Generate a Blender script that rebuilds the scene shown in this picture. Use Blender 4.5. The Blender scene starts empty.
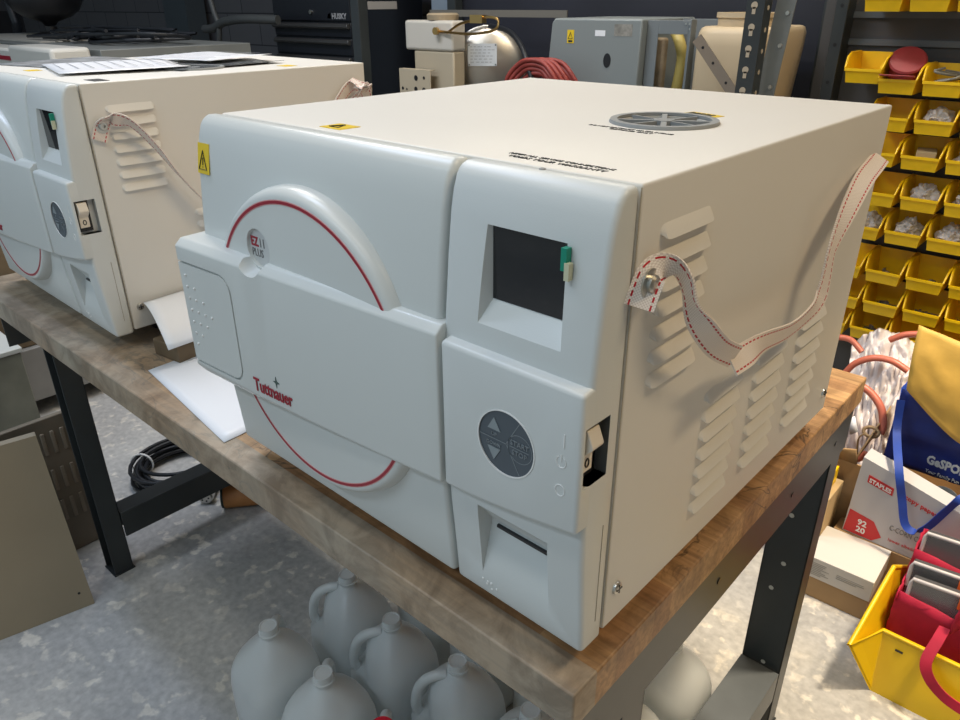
import bpy, bmesh, math, random
from mathutils import Vector, Matrix, Euler, noise
PI = math.pi
random.seed(7)
SC = bpy.context.scene
COL = SC.collection

# ------------------------------------------------------------------ camera
F_PX, PITCH, YAW, ROLL = 734.683, 0.454, -0.734, -0.006
CAMP = Vector((0.226, -0.364, 1.265))
_f = Vector((math.cos(PITCH)*math.sin(YAW), math.cos(PITCH)*math.cos(YAW), -math.sin(PITCH)))
_r0 = Vector((math.cos(YAW), -math.sin(YAW), 0)); _u0 = _r0.cross(_f)
_r = _r0*math.cos(ROLL)+_u0*math.sin(ROLL); _u = -_r0*math.sin(ROLL)+_u0*math.cos(ROLL)
cd = bpy.data.cameras.new('camera'); cam = bpy.data.objects.new('camera', cd); COL.objects.link(cam)
cd.sensor_width = 36; cd.lens = F_PX*36/960; cd.clip_start = 0.02; cd.clip_end = 60
M = Matrix((_r, _u, -_f)).transposed().to_4x4(); M.translation = CAMP
cam.matrix_world = M
SC.camera = cam
def at(u, v, Y):          # room position seen at a given place, at depth Y
    d = _f+_r*((u-480)/F_PX)-_u*((v-360)/F_PX)
    return CAMP+d*((Y-CAMP.y)/d.y)
def atz(u, v, Z):
    d = _f+_r*((u-480)/F_PX)-_u*((v-360)/F_PX)
    return CAMP+d*((Z-CAMP.z)/d.z)

# ------------------------------------------------------------------ light
SC.view_settings.view_transform = 'Standard'; SC.view_settings.look = 'None'
SC.view_settings.gamma = 1; SC.view_settings.use_curve_mapping = False
SC.view_settings.exposure = 0.06
W = bpy.data.worlds.new('world'); SC.world = W; W.use_nodes = True
bg = W.node_tree.nodes['Background']; bg.inputs[0].default_value = (0.74, 0.91, 1.0, 1); bg.inputs[1].default_value = 0.42   # daylight through the open garage door at the camera's back
def area(name, loc, target, sx, sy, power, col):
    l = bpy.data.lights.new(name, 'AREA'); l.shape = 'RECTANGLE'; l.size = sx; l.size_y = sy
    l.energy = power; l.color = col
    o = bpy.data.objects.new(name, l); COL.objects.link(o); o.location = loc
    o.rotation_euler = (Vector(target)-Vector(loc)).to_track_quat('-Z', 'Y').to_euler()
    return o
def tube_lamp(name, loc, sx, sy, rgb):
    k = max(rgb); return area(name, loc, (loc[0], loc[1], 0), sx, sy, k, tuple(c/k for c in rgb))
tube_lamp('ceiling_tube_front', (-0.8, -1.7, 2.9), 2.4, 0.2, (17, 20.5, 24))
tube_lamp('bench_lamp', (-0.35, -0.45, 2.35), 1.4, 0.14, (5.0, 5.0, 4.8))
tube_lamp('ceiling_tube_left', (-2.2, -0.1, 3.7), 1.2, 0.25, (21, 25, 33))
tube_lamp('lamp_behind_left_machine', (-1.75, 0.6, 2.5), 1.2, 0.16, (19, 18.5, 18))
tube_lamp('lamp_over_back_left', (-1.0, 1.62, 2.5), 1.6, 0.10, (17, 15.5, 13))
tube_lamp('lamp_over_back_right', (0.3, 1.6, 2.5), 1.2, 0.25, (5, 5, 5))
tube_lamp('ceiling_lamp_right', (1.3, 0.7, 3.2), 0.25, 1.2, (30, 23.0, 14))
sp_ = bpy.data.lights.new('aisle_fill_spot', 'SPOT'); sp_.energy = 250; sp_.color = (1.0, 0.84, 0.62); sp_.spot_size = math.radians(58); sp_.spot_blend = 0.55; sp_.shadow_soft_size = 0.12  # spot added out of view to brighten the right-hand floor and bins
so_ = bpy.data.objects.new('aisle_fill_spot', sp_); COL.objects.link(so_); so_.location = (0.55, 1.18, 2.5)

# ------------------------------------------------------------------ materials
_M = {}
def mat(name, col, rough=0.5, metal=0.0, var=0.0, vscale=8.0, bump=0.0, bscale=200.0, spec=0.5, col2=None, detail=4, alpha=1.0, coat=0.0):
    if name in _M: return _M[name]
    m = bpy.data.materials.new(name); m.use_nodes = True; nt = m.node_tree; b = nt.nodes['Principled BSDF']
    c = (*col, 1); b.inputs['Base Color'].default_value = c; b.inputs['Roughness'].default_value = rough
    b.inputs['Metallic'].default_value = metal; b.inputs['Specular IOR Level'].default_value = spec
    if coat: b.inputs['Coat Weight'].default_value = coat
    tc = nt.nodes.new('ShaderNodeTexCoord')
    if var or col2:
        n = nt.nodes.new('ShaderNodeTexNoise'); n.inputs['Scale'].default_value = vscale; n.inputs['Detail'].default_value = detail
        nt.links.new(tc.outputs['Object'], n.inputs['Vector'])
        r = nt.nodes.new('ShaderNodeValToRGB'); r.color_ramp.elements[0].position = 0.35; r.color_ramp.elements[1].position = 0.65
        c2 = col2 or tuple(max(0, x*(1-var)) for x in col)
        r.color_ramp.elements[0].color = (*c2, 1); r.color_ramp.elements[1].color = c
        nt.links.new(n.outputs['Fac'], r.inputs['Fac']); nt.links.new(r.outputs['Color'], b.inputs['Base Color'])
    if bump:
        n = nt.nodes.new('ShaderNodeTexNoise'); n.inputs['Scale'].default_value = bscale; n.inputs['Detail'].default_value = 3
        nt.links.new(tc.outputs['Object'], n.inputs['Vector'])
        bp = nt.nodes.new('ShaderNodeBump'); bp.inputs['Strength'].default_value = bump; bp.inputs['Distance'].default_value = 0.001
        nt.links.new(n.outputs['Fac'], bp.inputs['Height']); nt.links.new(bp.outputs['Normal'], b.inputs['Normal'])
    _M[name] = m; return m
def nodes_mat(name):
    m = bpy.data.materials.new(name); m.use_nodes = True; _M[name] = m
    return m, m.node_tree, m.node_tree.nodes['Principled BSDF']
plastic = mat('white_plastic', (0.63, 0.655, 0.645), 0.36, bump=0.10, bscale=900)
plastic2 = mat('white_plastic_smooth', (0.63, 0.655, 0.640), 0.32)
casem = mat('cream_powder_coat', (0.73, 0.705, 0.650), 0.42, bump=0.12, bscale=1200)
dark = mat('black_plastic', (0.012, 0.012, 0.014), 0.35)
red = mat('logo_red', (0.33, 0.008, 0.025), 0.4)
pink = mat('ring_edge_pink', (0.65, 0.30, 0.30), 0.5)
grey_ink = mat('grey_print', (0.16, 0.16, 0.16), 0.5)
black_ink = mat('black_print', (0.02, 0.02, 0.02), 0.5)
yellow_st = mat('sticker_yellow', (0.78, 0.55, 0.02), 0.4)
white_pl = mat('white_glossy', (0.8, 0.8, 0.78), 0.3)
chrome = mat('zinc_steel', (0.55, 0.54, 0.50), 0.28, 1.0)
keypad_m = mat('keypad_slate', (0.075, 0.095, 0.115), 0.38)
keyline = mat('keypad_line', (0.22, 0.25, 0.27), 0.4)
ventgrey = mat('vent_grey_plastic', (0.28, 0.29, 0.29), 0.45)
yellow = mat('yellow_bin_plastic', (0.92, 0.58, 0.004), 0.38, var=0.10, vscale=25)
redfab = mat('red_fabric', (0.50, 0.008, 0.045), 0.75, var=0.3, vscale=14, bump=0.4, bscale=700)
bluefab = mat('blue_fabric', (0.006, 0.022, 0.19), 0.55, var=0.4, vscale=9, bump=0.3, bscale=900)
bluestrap = mat('blue_strap', (0.02, 0.07, 0.42), 0.5, var=0.25, vscale=20)
steel_dk = mat('dark_grey_paint', (0.035, 0.042, 0.045), 0.38, var=0.3, vscale=5)
steel_gr = mat('blue_grey_steel', (0.12, 0.135, 0.145), 0.45, var=0.25, vscale=7)
tan_metal = mat('tan_sheet_metal', (0.34, 0.28, 0.19), 0.5, var=0.12, vscale=3)
cardboard = mat('brown_cardboard', (0.40, 0.26, 0.13), 0.85, var=0.12, vscale=10)
paper = mat('white_paper', (0.80, 0.81, 0.84), 0.35)
cablek = mat('black_cable', (0.012, 0.014, 0.018), 0.45)
brass = mat('brass', (0.55, 0.36, 0.14), 0.3, 1.0)
stainless = mat('stainless', (0.74, 0.70, 0.63), 0.36, 1.0, var=0.15, vscale=5)
# butcher block wood: staves along X
def wood(name, c1, c2, c3, stave=0.033, worn=True):
    m, nt, b = nodes_mat(name)
    N, L = nt.nodes, nt.links
    tc = N.new('ShaderNodeTexCoord'); sx = N.new('ShaderNodeSeparateXYZ'); L.new(tc.outputs['Object'], sx.inputs[0])
    # stave id from y
    dv = N.new('ShaderNodeMath'); dv.operation = 'DIVIDE'; L.new(sx.outputs['Y'], dv.inputs[0]); dv.inputs[1].default_value = stave
    fl = N.new('ShaderNodeMath'); fl.operation = 'FLOOR'; L.new(dv.outputs[0], fl.inputs[0])
    # segment id along x, offset per stave
    wn0 = N.new('ShaderNodeTexWhiteNoise'); wn0.noise_dimensions = '1D'; L.new(fl.outputs[0], wn0.inputs['W'])
    ax = N.new('ShaderNodeMath'); ax.operation = 'DIVIDE'; L.new(sx.outputs['X'], ax.inputs[0]); ax.inputs[1].default_value = 0.42
    ad = N.new('ShaderNodeMath'); ad.operation = 'ADD'; L.new(ax.outputs[0], ad.inputs[0]); L.new(wn0.outputs['Value'], ad.inputs[1])
    f2 = N.new('ShaderNodeMath'); f2.operation = 'FLOOR'; L.new(ad.outputs[0], f2.inputs[0])
    cb = N.new('ShaderNodeCombineXYZ'); L.new(fl.outputs[0], cb.inputs[0]); L.new(f2.outputs[0], cb.inputs[1])
    wn = N.new('ShaderNodeTexWhiteNoise'); wn.noise_dimensions = '3D'; L.new(cb.outputs[0], wn.inputs['Vector'])
    mp = N.new('ShaderNodeMapping'); mp.inputs['Scale'].default_value = (6, 90, 90); L.new(tc.outputs['Object'], mp.inputs[0])
    gr = N.new('ShaderNodeTexNoise'); gr.inputs['Scale'].default_value = 1.6; gr.inputs['Detail'].default_value = 5; gr.inputs['Distortion'].default_value = 0.6
    L.new(mp.outputs[0], gr.inputs['Vector'])
    r1 = N.new('ShaderNodeValToRGB'); e = r1.color_ramp.elements
    e[0].position = 0.0; e[0].color = (*c2, 1); e[1].position = 1.0; e[1].color = (*c1, 1)
    L.new(wn.outputs['Value'], r1.inputs['Fac'])
    r2 = N.new('ShaderNodeValToRGB'); r2.color_ramp.elements[0].position = 0.3; r2.color_ramp.elements[0].color = (0.50, 0.48, 0.46, 1)
    r2.color_ramp.elements[1].position = 0.65; r2.color_ramp.elements[1].color = (1, 1, 1, 1)
    L.new(gr.outputs['Fac'], r2.inputs['Fac'])
    mx = N.new('ShaderNodeMix'); mx.data_type = 'RGBA'; mx.blend_type = 'MULTIPLY'; mx.inputs[0].default_value = 0.8
    L.new(r1.outputs[0], mx.inputs[6]); L.new(r2.outputs[0], mx.inputs[7])
    # spalting: dark wandering lines / stains with their own shape
    sp = N.new('ShaderNodeTexNoise'); sp.inputs['Scale'].default_value = 11; sp.inputs['Detail'].default_value = 5; sp.inputs['Distortion'].default_value = 1.2
    L.new(tc.outputs['Object'], sp.inputs['Vector'])
    r3 = N.new('ShaderNodeValToRGB'); e = r3.color_ramp.elements; e[0].position = 0.485; e[0].color = (0, 0, 0, 1); e[1].position = 0.515; e[1].color = (0, 0, 0, 1)
    k = e.new(0.5); k.color = (1, 1, 1, 1); L.new(sp.outputs['Fac'], r3.inputs['Fac'])
    ms = N.new('ShaderNodeTexNoise'); ms.inputs['Scale'].default_value = 3.5; L.new(tc.outputs['Object'], ms.inputs['Vector'])
    r4 = N.new('ShaderNodeValToRGB'); r4.color_ramp.elements[0].position = 0.42; r4.color_ramp.elements[1].position = 0.52; L.new(ms.outputs['Fac'], r4.inputs['Fac'])
    mu = N.new('ShaderNodeMath'); mu.operation = 'MULTIPLY'; L.new(r3.outputs[0], mu.inputs[0]); L.new(r4.outputs[0], mu.inputs[1])
    mx2 = N.new('ShaderNodeMix'); mx2.data_type = 'RGBA'; L.new(mu.outputs[0], mx2.inputs[0]); L.new(mx.outputs[2], mx2.inputs[6]); mx2.inputs[7].default_value = (*c3, 1)
    out = mx2.outputs[2]
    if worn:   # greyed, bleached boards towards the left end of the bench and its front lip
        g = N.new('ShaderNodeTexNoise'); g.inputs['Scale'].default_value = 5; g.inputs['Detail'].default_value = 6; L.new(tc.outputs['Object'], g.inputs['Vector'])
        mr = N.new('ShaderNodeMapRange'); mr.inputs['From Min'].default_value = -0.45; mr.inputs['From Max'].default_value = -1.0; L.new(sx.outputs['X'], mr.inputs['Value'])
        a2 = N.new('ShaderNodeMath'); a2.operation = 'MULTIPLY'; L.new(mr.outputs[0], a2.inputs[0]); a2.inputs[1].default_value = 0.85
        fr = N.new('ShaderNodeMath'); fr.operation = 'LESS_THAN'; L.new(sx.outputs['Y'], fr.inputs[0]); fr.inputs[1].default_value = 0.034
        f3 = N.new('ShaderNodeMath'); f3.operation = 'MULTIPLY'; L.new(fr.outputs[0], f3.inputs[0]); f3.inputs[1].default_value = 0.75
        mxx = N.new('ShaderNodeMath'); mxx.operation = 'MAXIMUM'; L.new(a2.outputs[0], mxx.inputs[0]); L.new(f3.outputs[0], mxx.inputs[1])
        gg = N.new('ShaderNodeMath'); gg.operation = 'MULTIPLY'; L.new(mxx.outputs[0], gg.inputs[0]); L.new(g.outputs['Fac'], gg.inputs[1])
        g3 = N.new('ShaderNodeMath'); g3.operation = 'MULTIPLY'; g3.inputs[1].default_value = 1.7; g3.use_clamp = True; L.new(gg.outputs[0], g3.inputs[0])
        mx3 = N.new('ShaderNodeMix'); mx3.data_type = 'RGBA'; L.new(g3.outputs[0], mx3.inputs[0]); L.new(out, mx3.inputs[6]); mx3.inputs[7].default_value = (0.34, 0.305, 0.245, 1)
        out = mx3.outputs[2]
    bl = N.new('ShaderNodeTexNoise'); bl.inputs['Scale'].default_value = 16; bl.inputs['Detail'].default_value = 9; bl.inputs['Roughness'].default_value = 0.65; bl.inputs['Distortion'].default_value = 0.8; L.new(tc.outputs['Object'], bl.inputs['Vector'])
    rb2 = N.new('ShaderNodeValToRGB'); rb2.color_ramp.elements[0].position = 0.38; rb2.color_ramp.elements[0].color = (0.60, 0.57, 0.54, 1); rb2.color_ramp.elements[1].position = 0.58; rb2.color_ramp.elements[1].color = (1.12, 1.12, 1.12, 1); L.new(bl.outputs['Fac'], rb2.inputs['Fac'])
    mm = N.new('ShaderNodeMix'); mm.data_type = 'RGBA'; mm.blend_type = 'MULTIPLY'; mm.inputs[0].default_value = 0.85; L.new(out, mm.inputs[6]); L.new(rb2.outputs[0], mm.inputs[7]); out = mm.outputs[2]
    L.new(out, b.inputs['Base Color']); b.inputs['Roughness'].default_value = 0.5
    return m
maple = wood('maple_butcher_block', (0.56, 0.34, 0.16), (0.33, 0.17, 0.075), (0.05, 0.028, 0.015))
logwood = mat('orange_wood', (0.50, 0.22, 0.07), 0.6, col2=(0.28, 0.10, 0.03), vscale=9)
def concrete():
    m, nt, b = nodes_mat('stained_concrete'); N, L = nt.nodes, nt.links
    tc = N.new('ShaderNodeTexCoord')
    def noise_(s, d, dist=0.0):
        n = N.new('ShaderNodeTexNoise'); n.inputs['Scale'].default_value = s; n.inputs['Detail'].default_value = d; n.inputs['Distortion'].default_value = dist
        L.new(tc.outputs['Object'], n.inputs['Vector']); return n.outputs['Fac']
    def ramp(f, a, ca, c, cc):
        r = N.new('ShaderNodeValToRGB'); r.color_ramp.elements[0].position = a; r.color_ramp.elements[0].color = (*ca, 1)
        r.color_ramp.elements[1].position = c; r.color_ramp.elements[1].color = (*cc, 1); L.new(f, r.inputs['Fac']); return r.outputs[0]
    base = ramp(noise_(2.2, 6, 0.4), 0.3, (0.36, 0.36, 0.36), 0.7, (0.62, 0.60, 0.56))
    spots = ramp(noise_(24, 10, 0.25), 0.56, (0, 0, 0), 0.63, (1, 1, 1))
    mk = ramp(noise_(3.1, 3), 0.40, (0, 0, 0), 0.52, (1, 1, 1))
    mu = N.new('ShaderNodeMath'); mu.operation = 'MULTIPLY'; L.new(spots, mu.inputs[0]); L.new(mk, mu.inputs[1])
    mu2 = N.new('ShaderNodeMath'); mu2.operation = 'MULTIPLY'; L.new(mu.outputs[0], mu2.inputs[0]); mu2.inputs[1].default_value = 0.9
    mx = N.new('ShaderNodeMix'); mx.data_type = 'RGBA'; L.new(mu2.outputs[0], mx.inputs[0]); L.new(base, mx.inputs[6]); mx.inputs[7].default_value = (0.80, 0.75, 0.66, 1)
    fine = ramp(noise_(60, 4), 0.3, (0.72, 0.72, 0.72), 0.7, (1, 1, 1))
    m2 = N.new('ShaderNodeMix'); m2.data_type = 'RGBA'; m2.blend_type = 'MULTIPLY'; m2.inputs[0].default_value = 1; L.new(mx.outputs[2], m2.inputs[6]); L.new(fine, m2.inputs[7])
    L.new(m2.outputs[2], b.inputs['Base Color']); b.inputs['Roughness'].default_value = 0.62
    bp = N.new('ShaderNodeBump'); bp.inputs['Strength'].default_value = 0.25; bp.inputs['Distance'].default_value = 0.004
    L.new(noise_(40, 5), bp.inputs['Height']); L.new(bp.outputs[0], b.inputs['Normal'])
    return m
conc = concrete()
def blockwall():
    m, nt, b = nodes_mat('painted_block_wall'); N, L = nt.nodes, nt.links
    tc = N.new('ShaderNodeTexCoord'); mp = N.new('ShaderNodeMapping'); mp.inputs['Rotation'].default_value = (PI/2, 0, 0)
    L.new(tc.outputs['Object'], mp.inputs[0])
    br = N.new('ShaderNodeTexBrick'); br.inputs['Scale'].default_value = 1; br.inputs['Brick Width'].default_value = 0.4; br.inputs['Row Height'].default_value = 0.2
    br.inputs['Mortar Size'].default_value = 0.004; br.inputs['Color1'].default_value = (0.10, 0.10, 0.108, 1); br.inputs['Color2'].default_value = (0.09, 0.09, 0.098, 1)
    br.inputs['Mortar'].default_value = (0.025, 0.025, 0.03, 1); L.new(mp.outputs[0], br.inputs['Vector'])
    L.new(br.outputs['Color'], b.inputs['Base Color']); b.inputs['Roughness'].default_value = 0.8
    return m
wallm = blockwall()
def strap_mat():
    m, nt, b = nodes_mat('woven_strap_red_stitched'); N, L = nt.nodes, nt.links
    uv = N.new('ShaderNodeUVMap'); s = N.new('ShaderNodeSeparateXYZ'); L.new(uv.outputs[0], s.inputs[0])
    def math_(op, a, bb, clamp=False):
        n = N.new('ShaderNodeMath'); n.operation = op; n.use_clamp = clamp
        for i, x in enumerate((a, bb)):
            if isinstance(x, (int, float)): n.inputs[i].default_value = x
            elif x is not None: L.new(x, n.inputs[i])
        return n.outputs[0]
    v = s.outputs['Y']; u = s.outputs['X']
    a = math_('LESS_THAN', math_('ABSOLUTE', math_('SUBTRACT', math_('ABSOLUTE', math_('SUBTRACT', v, 0.5), None), 0.36), None), 0.033)
    dash = math_('LESS_THAN', math_('FRACT', math_('DIVIDE', u, 0.006), None), 0.66)
    redf = math_('MULTIPLY', a, dash)
    w1 = math_('LESS_THAN', math_('FRACT', math_('DIVIDE', u, 0.0022), None), 0.5)
    w2 = math_('LESS_THAN', math_('FRACT', math_('MULTIPLY', v, 9), None), 0.5)
    chk = math_('ABSOLUTE', math_('SUBTRACT', w1, w2), None)
    mx = N.new('ShaderNodeMix'); mx.data_type = 'RGBA'; L.new(chk, mx.inputs[0]); mx.inputs[6].default_value = (0.88, 0.80, 0.72, 1); mx.inputs[7].default_value = (0.70, 0.60, 0.53, 1)
    m2 = N.new('ShaderNodeMix'); m2.data_type = 'RGBA'; L.new(redf, m2.inputs[0]); L.new(mx.outputs[2], m2.inputs[6]); m2.inputs[7].default_value = (0.5, 0.01, 0.02, 1)
    L.new(m2.outputs[2], b.inputs['Base Color']); b.inputs['Roughness'].default_value = 0.7
    bp = N.new('ShaderNodeBump'); bp.inputs['Strength'].default_value = 0.5; bp.inputs['Distance'].default_value = 0.0006; L.new(chk, bp.inputs['Height']); L.new(bp.outputs[0], b.inputs['Normal'])
    return m
strapm = strap_mat()
def milky(name, col, transp, transl=0.5):
    m = bpy.data.materials.new(name); m.use_nodes = True; nt = m.node_tree; N, L = nt.nodes, nt.links
    out = N['Material Output']; N.remove(N['Principled BSDF'])
    d = N.new('ShaderNodeBsdfDiffuse'); d.inputs[0].default_value = (*col, 1)
    t = N.new('ShaderNodeBsdfTranslucent'); t.inputs[0].default_value = (*col, 1)
    g = N.new('ShaderNodeBsdfGlossy'); g.inputs['Roughness'].default_value = 0.28; g.inputs[0].default_value = (1, 1, 1, 1)
    tr = N.new('ShaderNodeBsdfTransparent'); tr.inputs[0].default_value = (0.95, 0.96, 0.96, 1)
    m1 = N.new('ShaderNodeMixShader'); m1.inputs[0].default_value = transl; L.new(d.outputs[0], m1.inputs[1]); L.new(t.outputs[0], m1.inputs[2])
    m2 = N.new('ShaderNodeMixShader'); m2.inputs[0].default_value = transp; L.new(m1.outputs[0], m2.inputs[1]); L.new(tr.outputs[0], m2.inputs[2])
    fr = N.new('ShaderNodeFresnel'); fr.inputs[0].default_value = 1.45
    m3 = N.new('ShaderNodeMixShader'); L.new(fr.outputs[0], m3.inputs[0]); L.new(m2.outputs[0], m3.inputs[1]); L.new(g.outputs[0], m3.inputs[2])
    L.new(m3.outputs[0], out.inputs[0]); _M[name] = m; return m
jugm = milky('milky_polyethylene', (0.93, 0.97, 0.97), 0.20, 0.35)
clearbag = milky('clear_plastic_film', (0.85, 0.83, 0.82), 0.55, 0.3)
whitebag = milky('crumpled_film', (0.86, 0.84, 0.82), 0.22, 0.3)

# ------------------------------------------------------------------ mesh helpers
def box(bm, x0, x1, y0, y1, z0, z1, mt=None):
    vs = [bm.verts.new(p) for p in ((x0,y0,z0),(x1,y0,z0),(x1,y1,z0),(x0,y1,z0),(x0,y0,z1),(x1,y0,z1),(x1,y1,z1),(x0,y1,z1))]
    for f in ((0,3,2,1),(4,5,6,7),(0,1,5,4),(1,2,6,5),(2,3,7,6),(3,0,4,7)): bm.faces.new([vs[i] for i in f])
    if mt: bmesh.ops.transform(bm, matrix=mt, verts=vs)
    return vs
def prism(bm, poly, fn, a, b):
    """poly: list of 2D points; fn(p, t) -> 3D; between t=a and t=b"""
    lo = [bm.verts.new(fn(p, a)) for p in poly]; hi = [bm.verts.new(fn(p, b)) for p in poly]; n = len(poly)
    fs = [bm.faces.new(lo[::-1]), bm.faces.new(hi)]
    for i in range(n): fs.append(bm.faces.new((lo[i], lo[(i+1) % n], hi[(i+1) % n], hi[i])))
    bmesh.ops.recalc_face_normals(bm, faces=fs)
    return lo+hi
def frame(d):
    d = d.normalized(); a = Vector((0, 0, 1)) if abs(d.z) < 0.9 else Vector((1, 0, 0))
    x = d.cross(a).normalized(); return x, d.cross(x).normalized()
def tube(bm, pts, r, seg=10, closed=False, caps=True):
    pts = [Vector(p) for p in pts]; n = len(pts); rings = []
    rr = r if isinstance(r, (list, tuple)) else [r]*n
    x = None
    for i in range(n):
        if closed: d = pts[(i+1) % n]-pts[i-1]
        else: d = pts[min(i+1, n-1)]-pts[max(i-1, 0)]
        if x is None: x, y = frame(d)
        else:
            dn = d.normalized(); x = (x-dn*x.dot(dn)).normalized(); y = dn.cross(x)
        rings.append([bm.verts.new(pts[i]+(x*math.cos(2*PI*k/seg)+y*math.sin(2*PI*k/seg))*rr[i]) for k in range(seg)])
    m = n if closed else n-1
    for i in range(m):
        A, B = rings[i], rings[(i+1) % n]
        for k in range(seg): bm.faces.new((A[k], A[(k+1) % seg], B[(k+1) % seg], B[k]))
    if caps and not closed: bm.faces.new(rings[0][::-1]); bm.faces.new(rings[-1])
def cyl(bm, p0, p1, r, seg=24, r2=None): tube(bm, [p0, p1], [r, r if r2 is None else r2], seg)
def lathe(bm, prof, seg=32, c=(0, 0, 0), axis='z', cap0=True, cap1=True):
    c = Vector(c); rings = []
    for (r, h) in prof:
        ring = []
        for k in range(seg):
            a = 2*PI*k/seg; p = (r*math.cos(a), r*math.sin(a), h)
            if axis == 'y': p = (p[0], h, p[1])
            if axis == 'x': p = (h, p[0], p[1])
            ring.append(bm.verts.new(c+Vector(p)))
        rings.append(ring)
    for A, B in zip(rings, rings[1:]):
        for k in range(seg): bm.faces.new((A[k], A[(k+1) % seg], B[(k+1) % seg], B[k]))
    if cap0: bm.faces.new(rings[0])
    if cap1: bm.faces.new(rings[-1])
    bmesh.ops.recalc_face_normals(bm, faces=bm.faces)
def bez(pts, n=8, closed=False):
    """Catmull-Rom through pts"""
    P = [Vector(p) for p in pts]; out = []; m = len(P)
    rng = range(m) if closed else range(m-1)
    for i in rng:
        if closed: p0, p1, p2, p3 = P[i-1], P[i], P[(i+1) % m], P[(i+2) % m]
        else: p0, p1, p2, p3 = P[max(i-1, 0)], P[i], P[i+1], P[min(i+2, m-1)]
        for k in range(n):
            t = k/n
            out.append(0.5*((2*p1)+(p2-p0)*t+(2*p0-5*p1+4*p2-p3)*t*t+(3*p1-p0-3*p2+p3)*t**3))
    if not closed: out.append(P[-1])
    return out
def obj(name, bm, m, parent=None, smooth=30, bevel=0, bseg=2, solid=0, recalc=True):
    if recalc: bmesh.ops.recalc_face_normals(bm, faces=bm.faces)
    me = bpy.data.meshes.new(name); bm.to_mesh(me); bm.free()
    for mm in (m if isinstance(m, (list, tuple)) else [m]): me.materials.append(mm)
    if smooth:
        me.shade_smooth(); me.set_sharp_from_angle(angle=math.radians(smooth))
    o = bpy.data.objects.new(name, me); COL.objects.link(o)
    if solid:
        s = o.modifiers.new('solid', 'SOLIDIFY'); s.thickness = solid; s.offset = 0
    if bevel:
        b = o.modifiers.new('bevel', 'BEVEL'); b.width = bevel; b.segments = bseg; b.limit_method = 'ANGLE'; b.angle_limit = math.radians(32)
    if parent: o.parent = parent
    return o
def bake(o, cutters=()):
    """apply modifiers (and boolean cuts) into the mesh"""
    tmp = []
    for c in cutters:
        me = bpy.data.meshes.new('c'); bmesh.ops.recalc_face_normals(c, faces=c.faces); c.to_mesh(me); c.free()
        co = bpy.data.objects.new('c', me); COL.objects.link(co); tmp.append(co)
        b = o.modifiers.new('cut', 'BOOLEAN'); b.object = co; b.solver = 'EXACT'; b.operation = 'DIFFERENCE'
    bpy.context.view_layer.update()
    dg = bpy.context.evaluated_depsgraph_get()
    me = bpy.data.meshes.new_from_object(o.evaluated_get(dg)); nm = o.data.name; o.modifiers.clear()
    old = o.data; o.data = me; bpy.data.meshes.remove(old); me.name = nm
    for t in tmp: bpy.data.objects.remove(t)
    me.shade_smooth(); me.set_sharp_from_angle(angle=math.radians(30))
    return o
def tag(o, label=None, cat=None, group=None, kind=None):
    if label: o['label'] = label
    if cat: o['category'] = cat
    if group: o['group'] = group
    if kind: o['kind'] = kind
    return o
def thing(name, label, cat, loc=(0, 0, 0), rz=0, group=None):
    o = bpy.data.objects.new(name, None); COL.objects.link(o); o.empty_display_size = 0.05
    o.location = loc; o.rotation_euler = (0, 0, rz); return tag(o, label, cat, group)
KIDS = {}
def copy_tree(o, parent=None):
    c = o.copy(); COL.objects.link(c); c.parent = parent
    for ch in [x for x in bpy.data.objects if x.parent == o]: copy_tree(ch, c)
    return c
def text(s, size, origin, right, up, m, parent=None, name='lettering', align='LEFT', ext=0.0003, shear=0, spacing=1.0, sx=1.0, bold=0):
    c = bpy.data.curves.new('t', 'FONT'); c.body = s; c.size = size; c.extrude = ext; c.align_x = align; c.resolution_u = 2
    c.shear = shear; c.space_character = spacing; c.offset = bold
    t = bpy.data.objects.new('t', c); COL.objects.link(t); bpy.context.view_layer.update()
    me = bpy.data.meshes.new_from_object(t.evaluated_get(bpy.context.evaluated_depsgraph_get()))
    bpy.data.objects.remove(t); bpy.data.curves.remove(c)
    r = Vector(right).normalized(); u = Vector(up).normalized(); n = r.cross(u)
    mt = Matrix((r*sx, u, n)).transposed().to_4x4(); mt.translation = Vector(origin)
    me.transform(mt); me.materials.clear(); me.materials.append(m); me.name = name
    o = bpy.data.objects.new(name, me); COL.objects.link(o)
    if parent: o.parent = parent
    return o
def plate(bm, o, r, u, w, h, t=0.0005):
    """thin rectangular label: o lower-left, r right dir, u up dir"""
    o = Vector(o); r = Vector(r).normalized(); u = Vector(u).normalized(); n = r.cross(u)
    q = [o, o+r*w, o+r*w+u*h, o+u*h]
    lo = [bm.verts.new(p) for p in q]; hi = [bm.verts.new(p+n*t) for p in q]
    bm.faces.new(lo[::-1]); bm.faces.new(hi)
    for i in range(4): bm.faces.new((lo[i], lo[(i+1) % 4], hi[(i+1) % 4], hi[i]))
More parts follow.
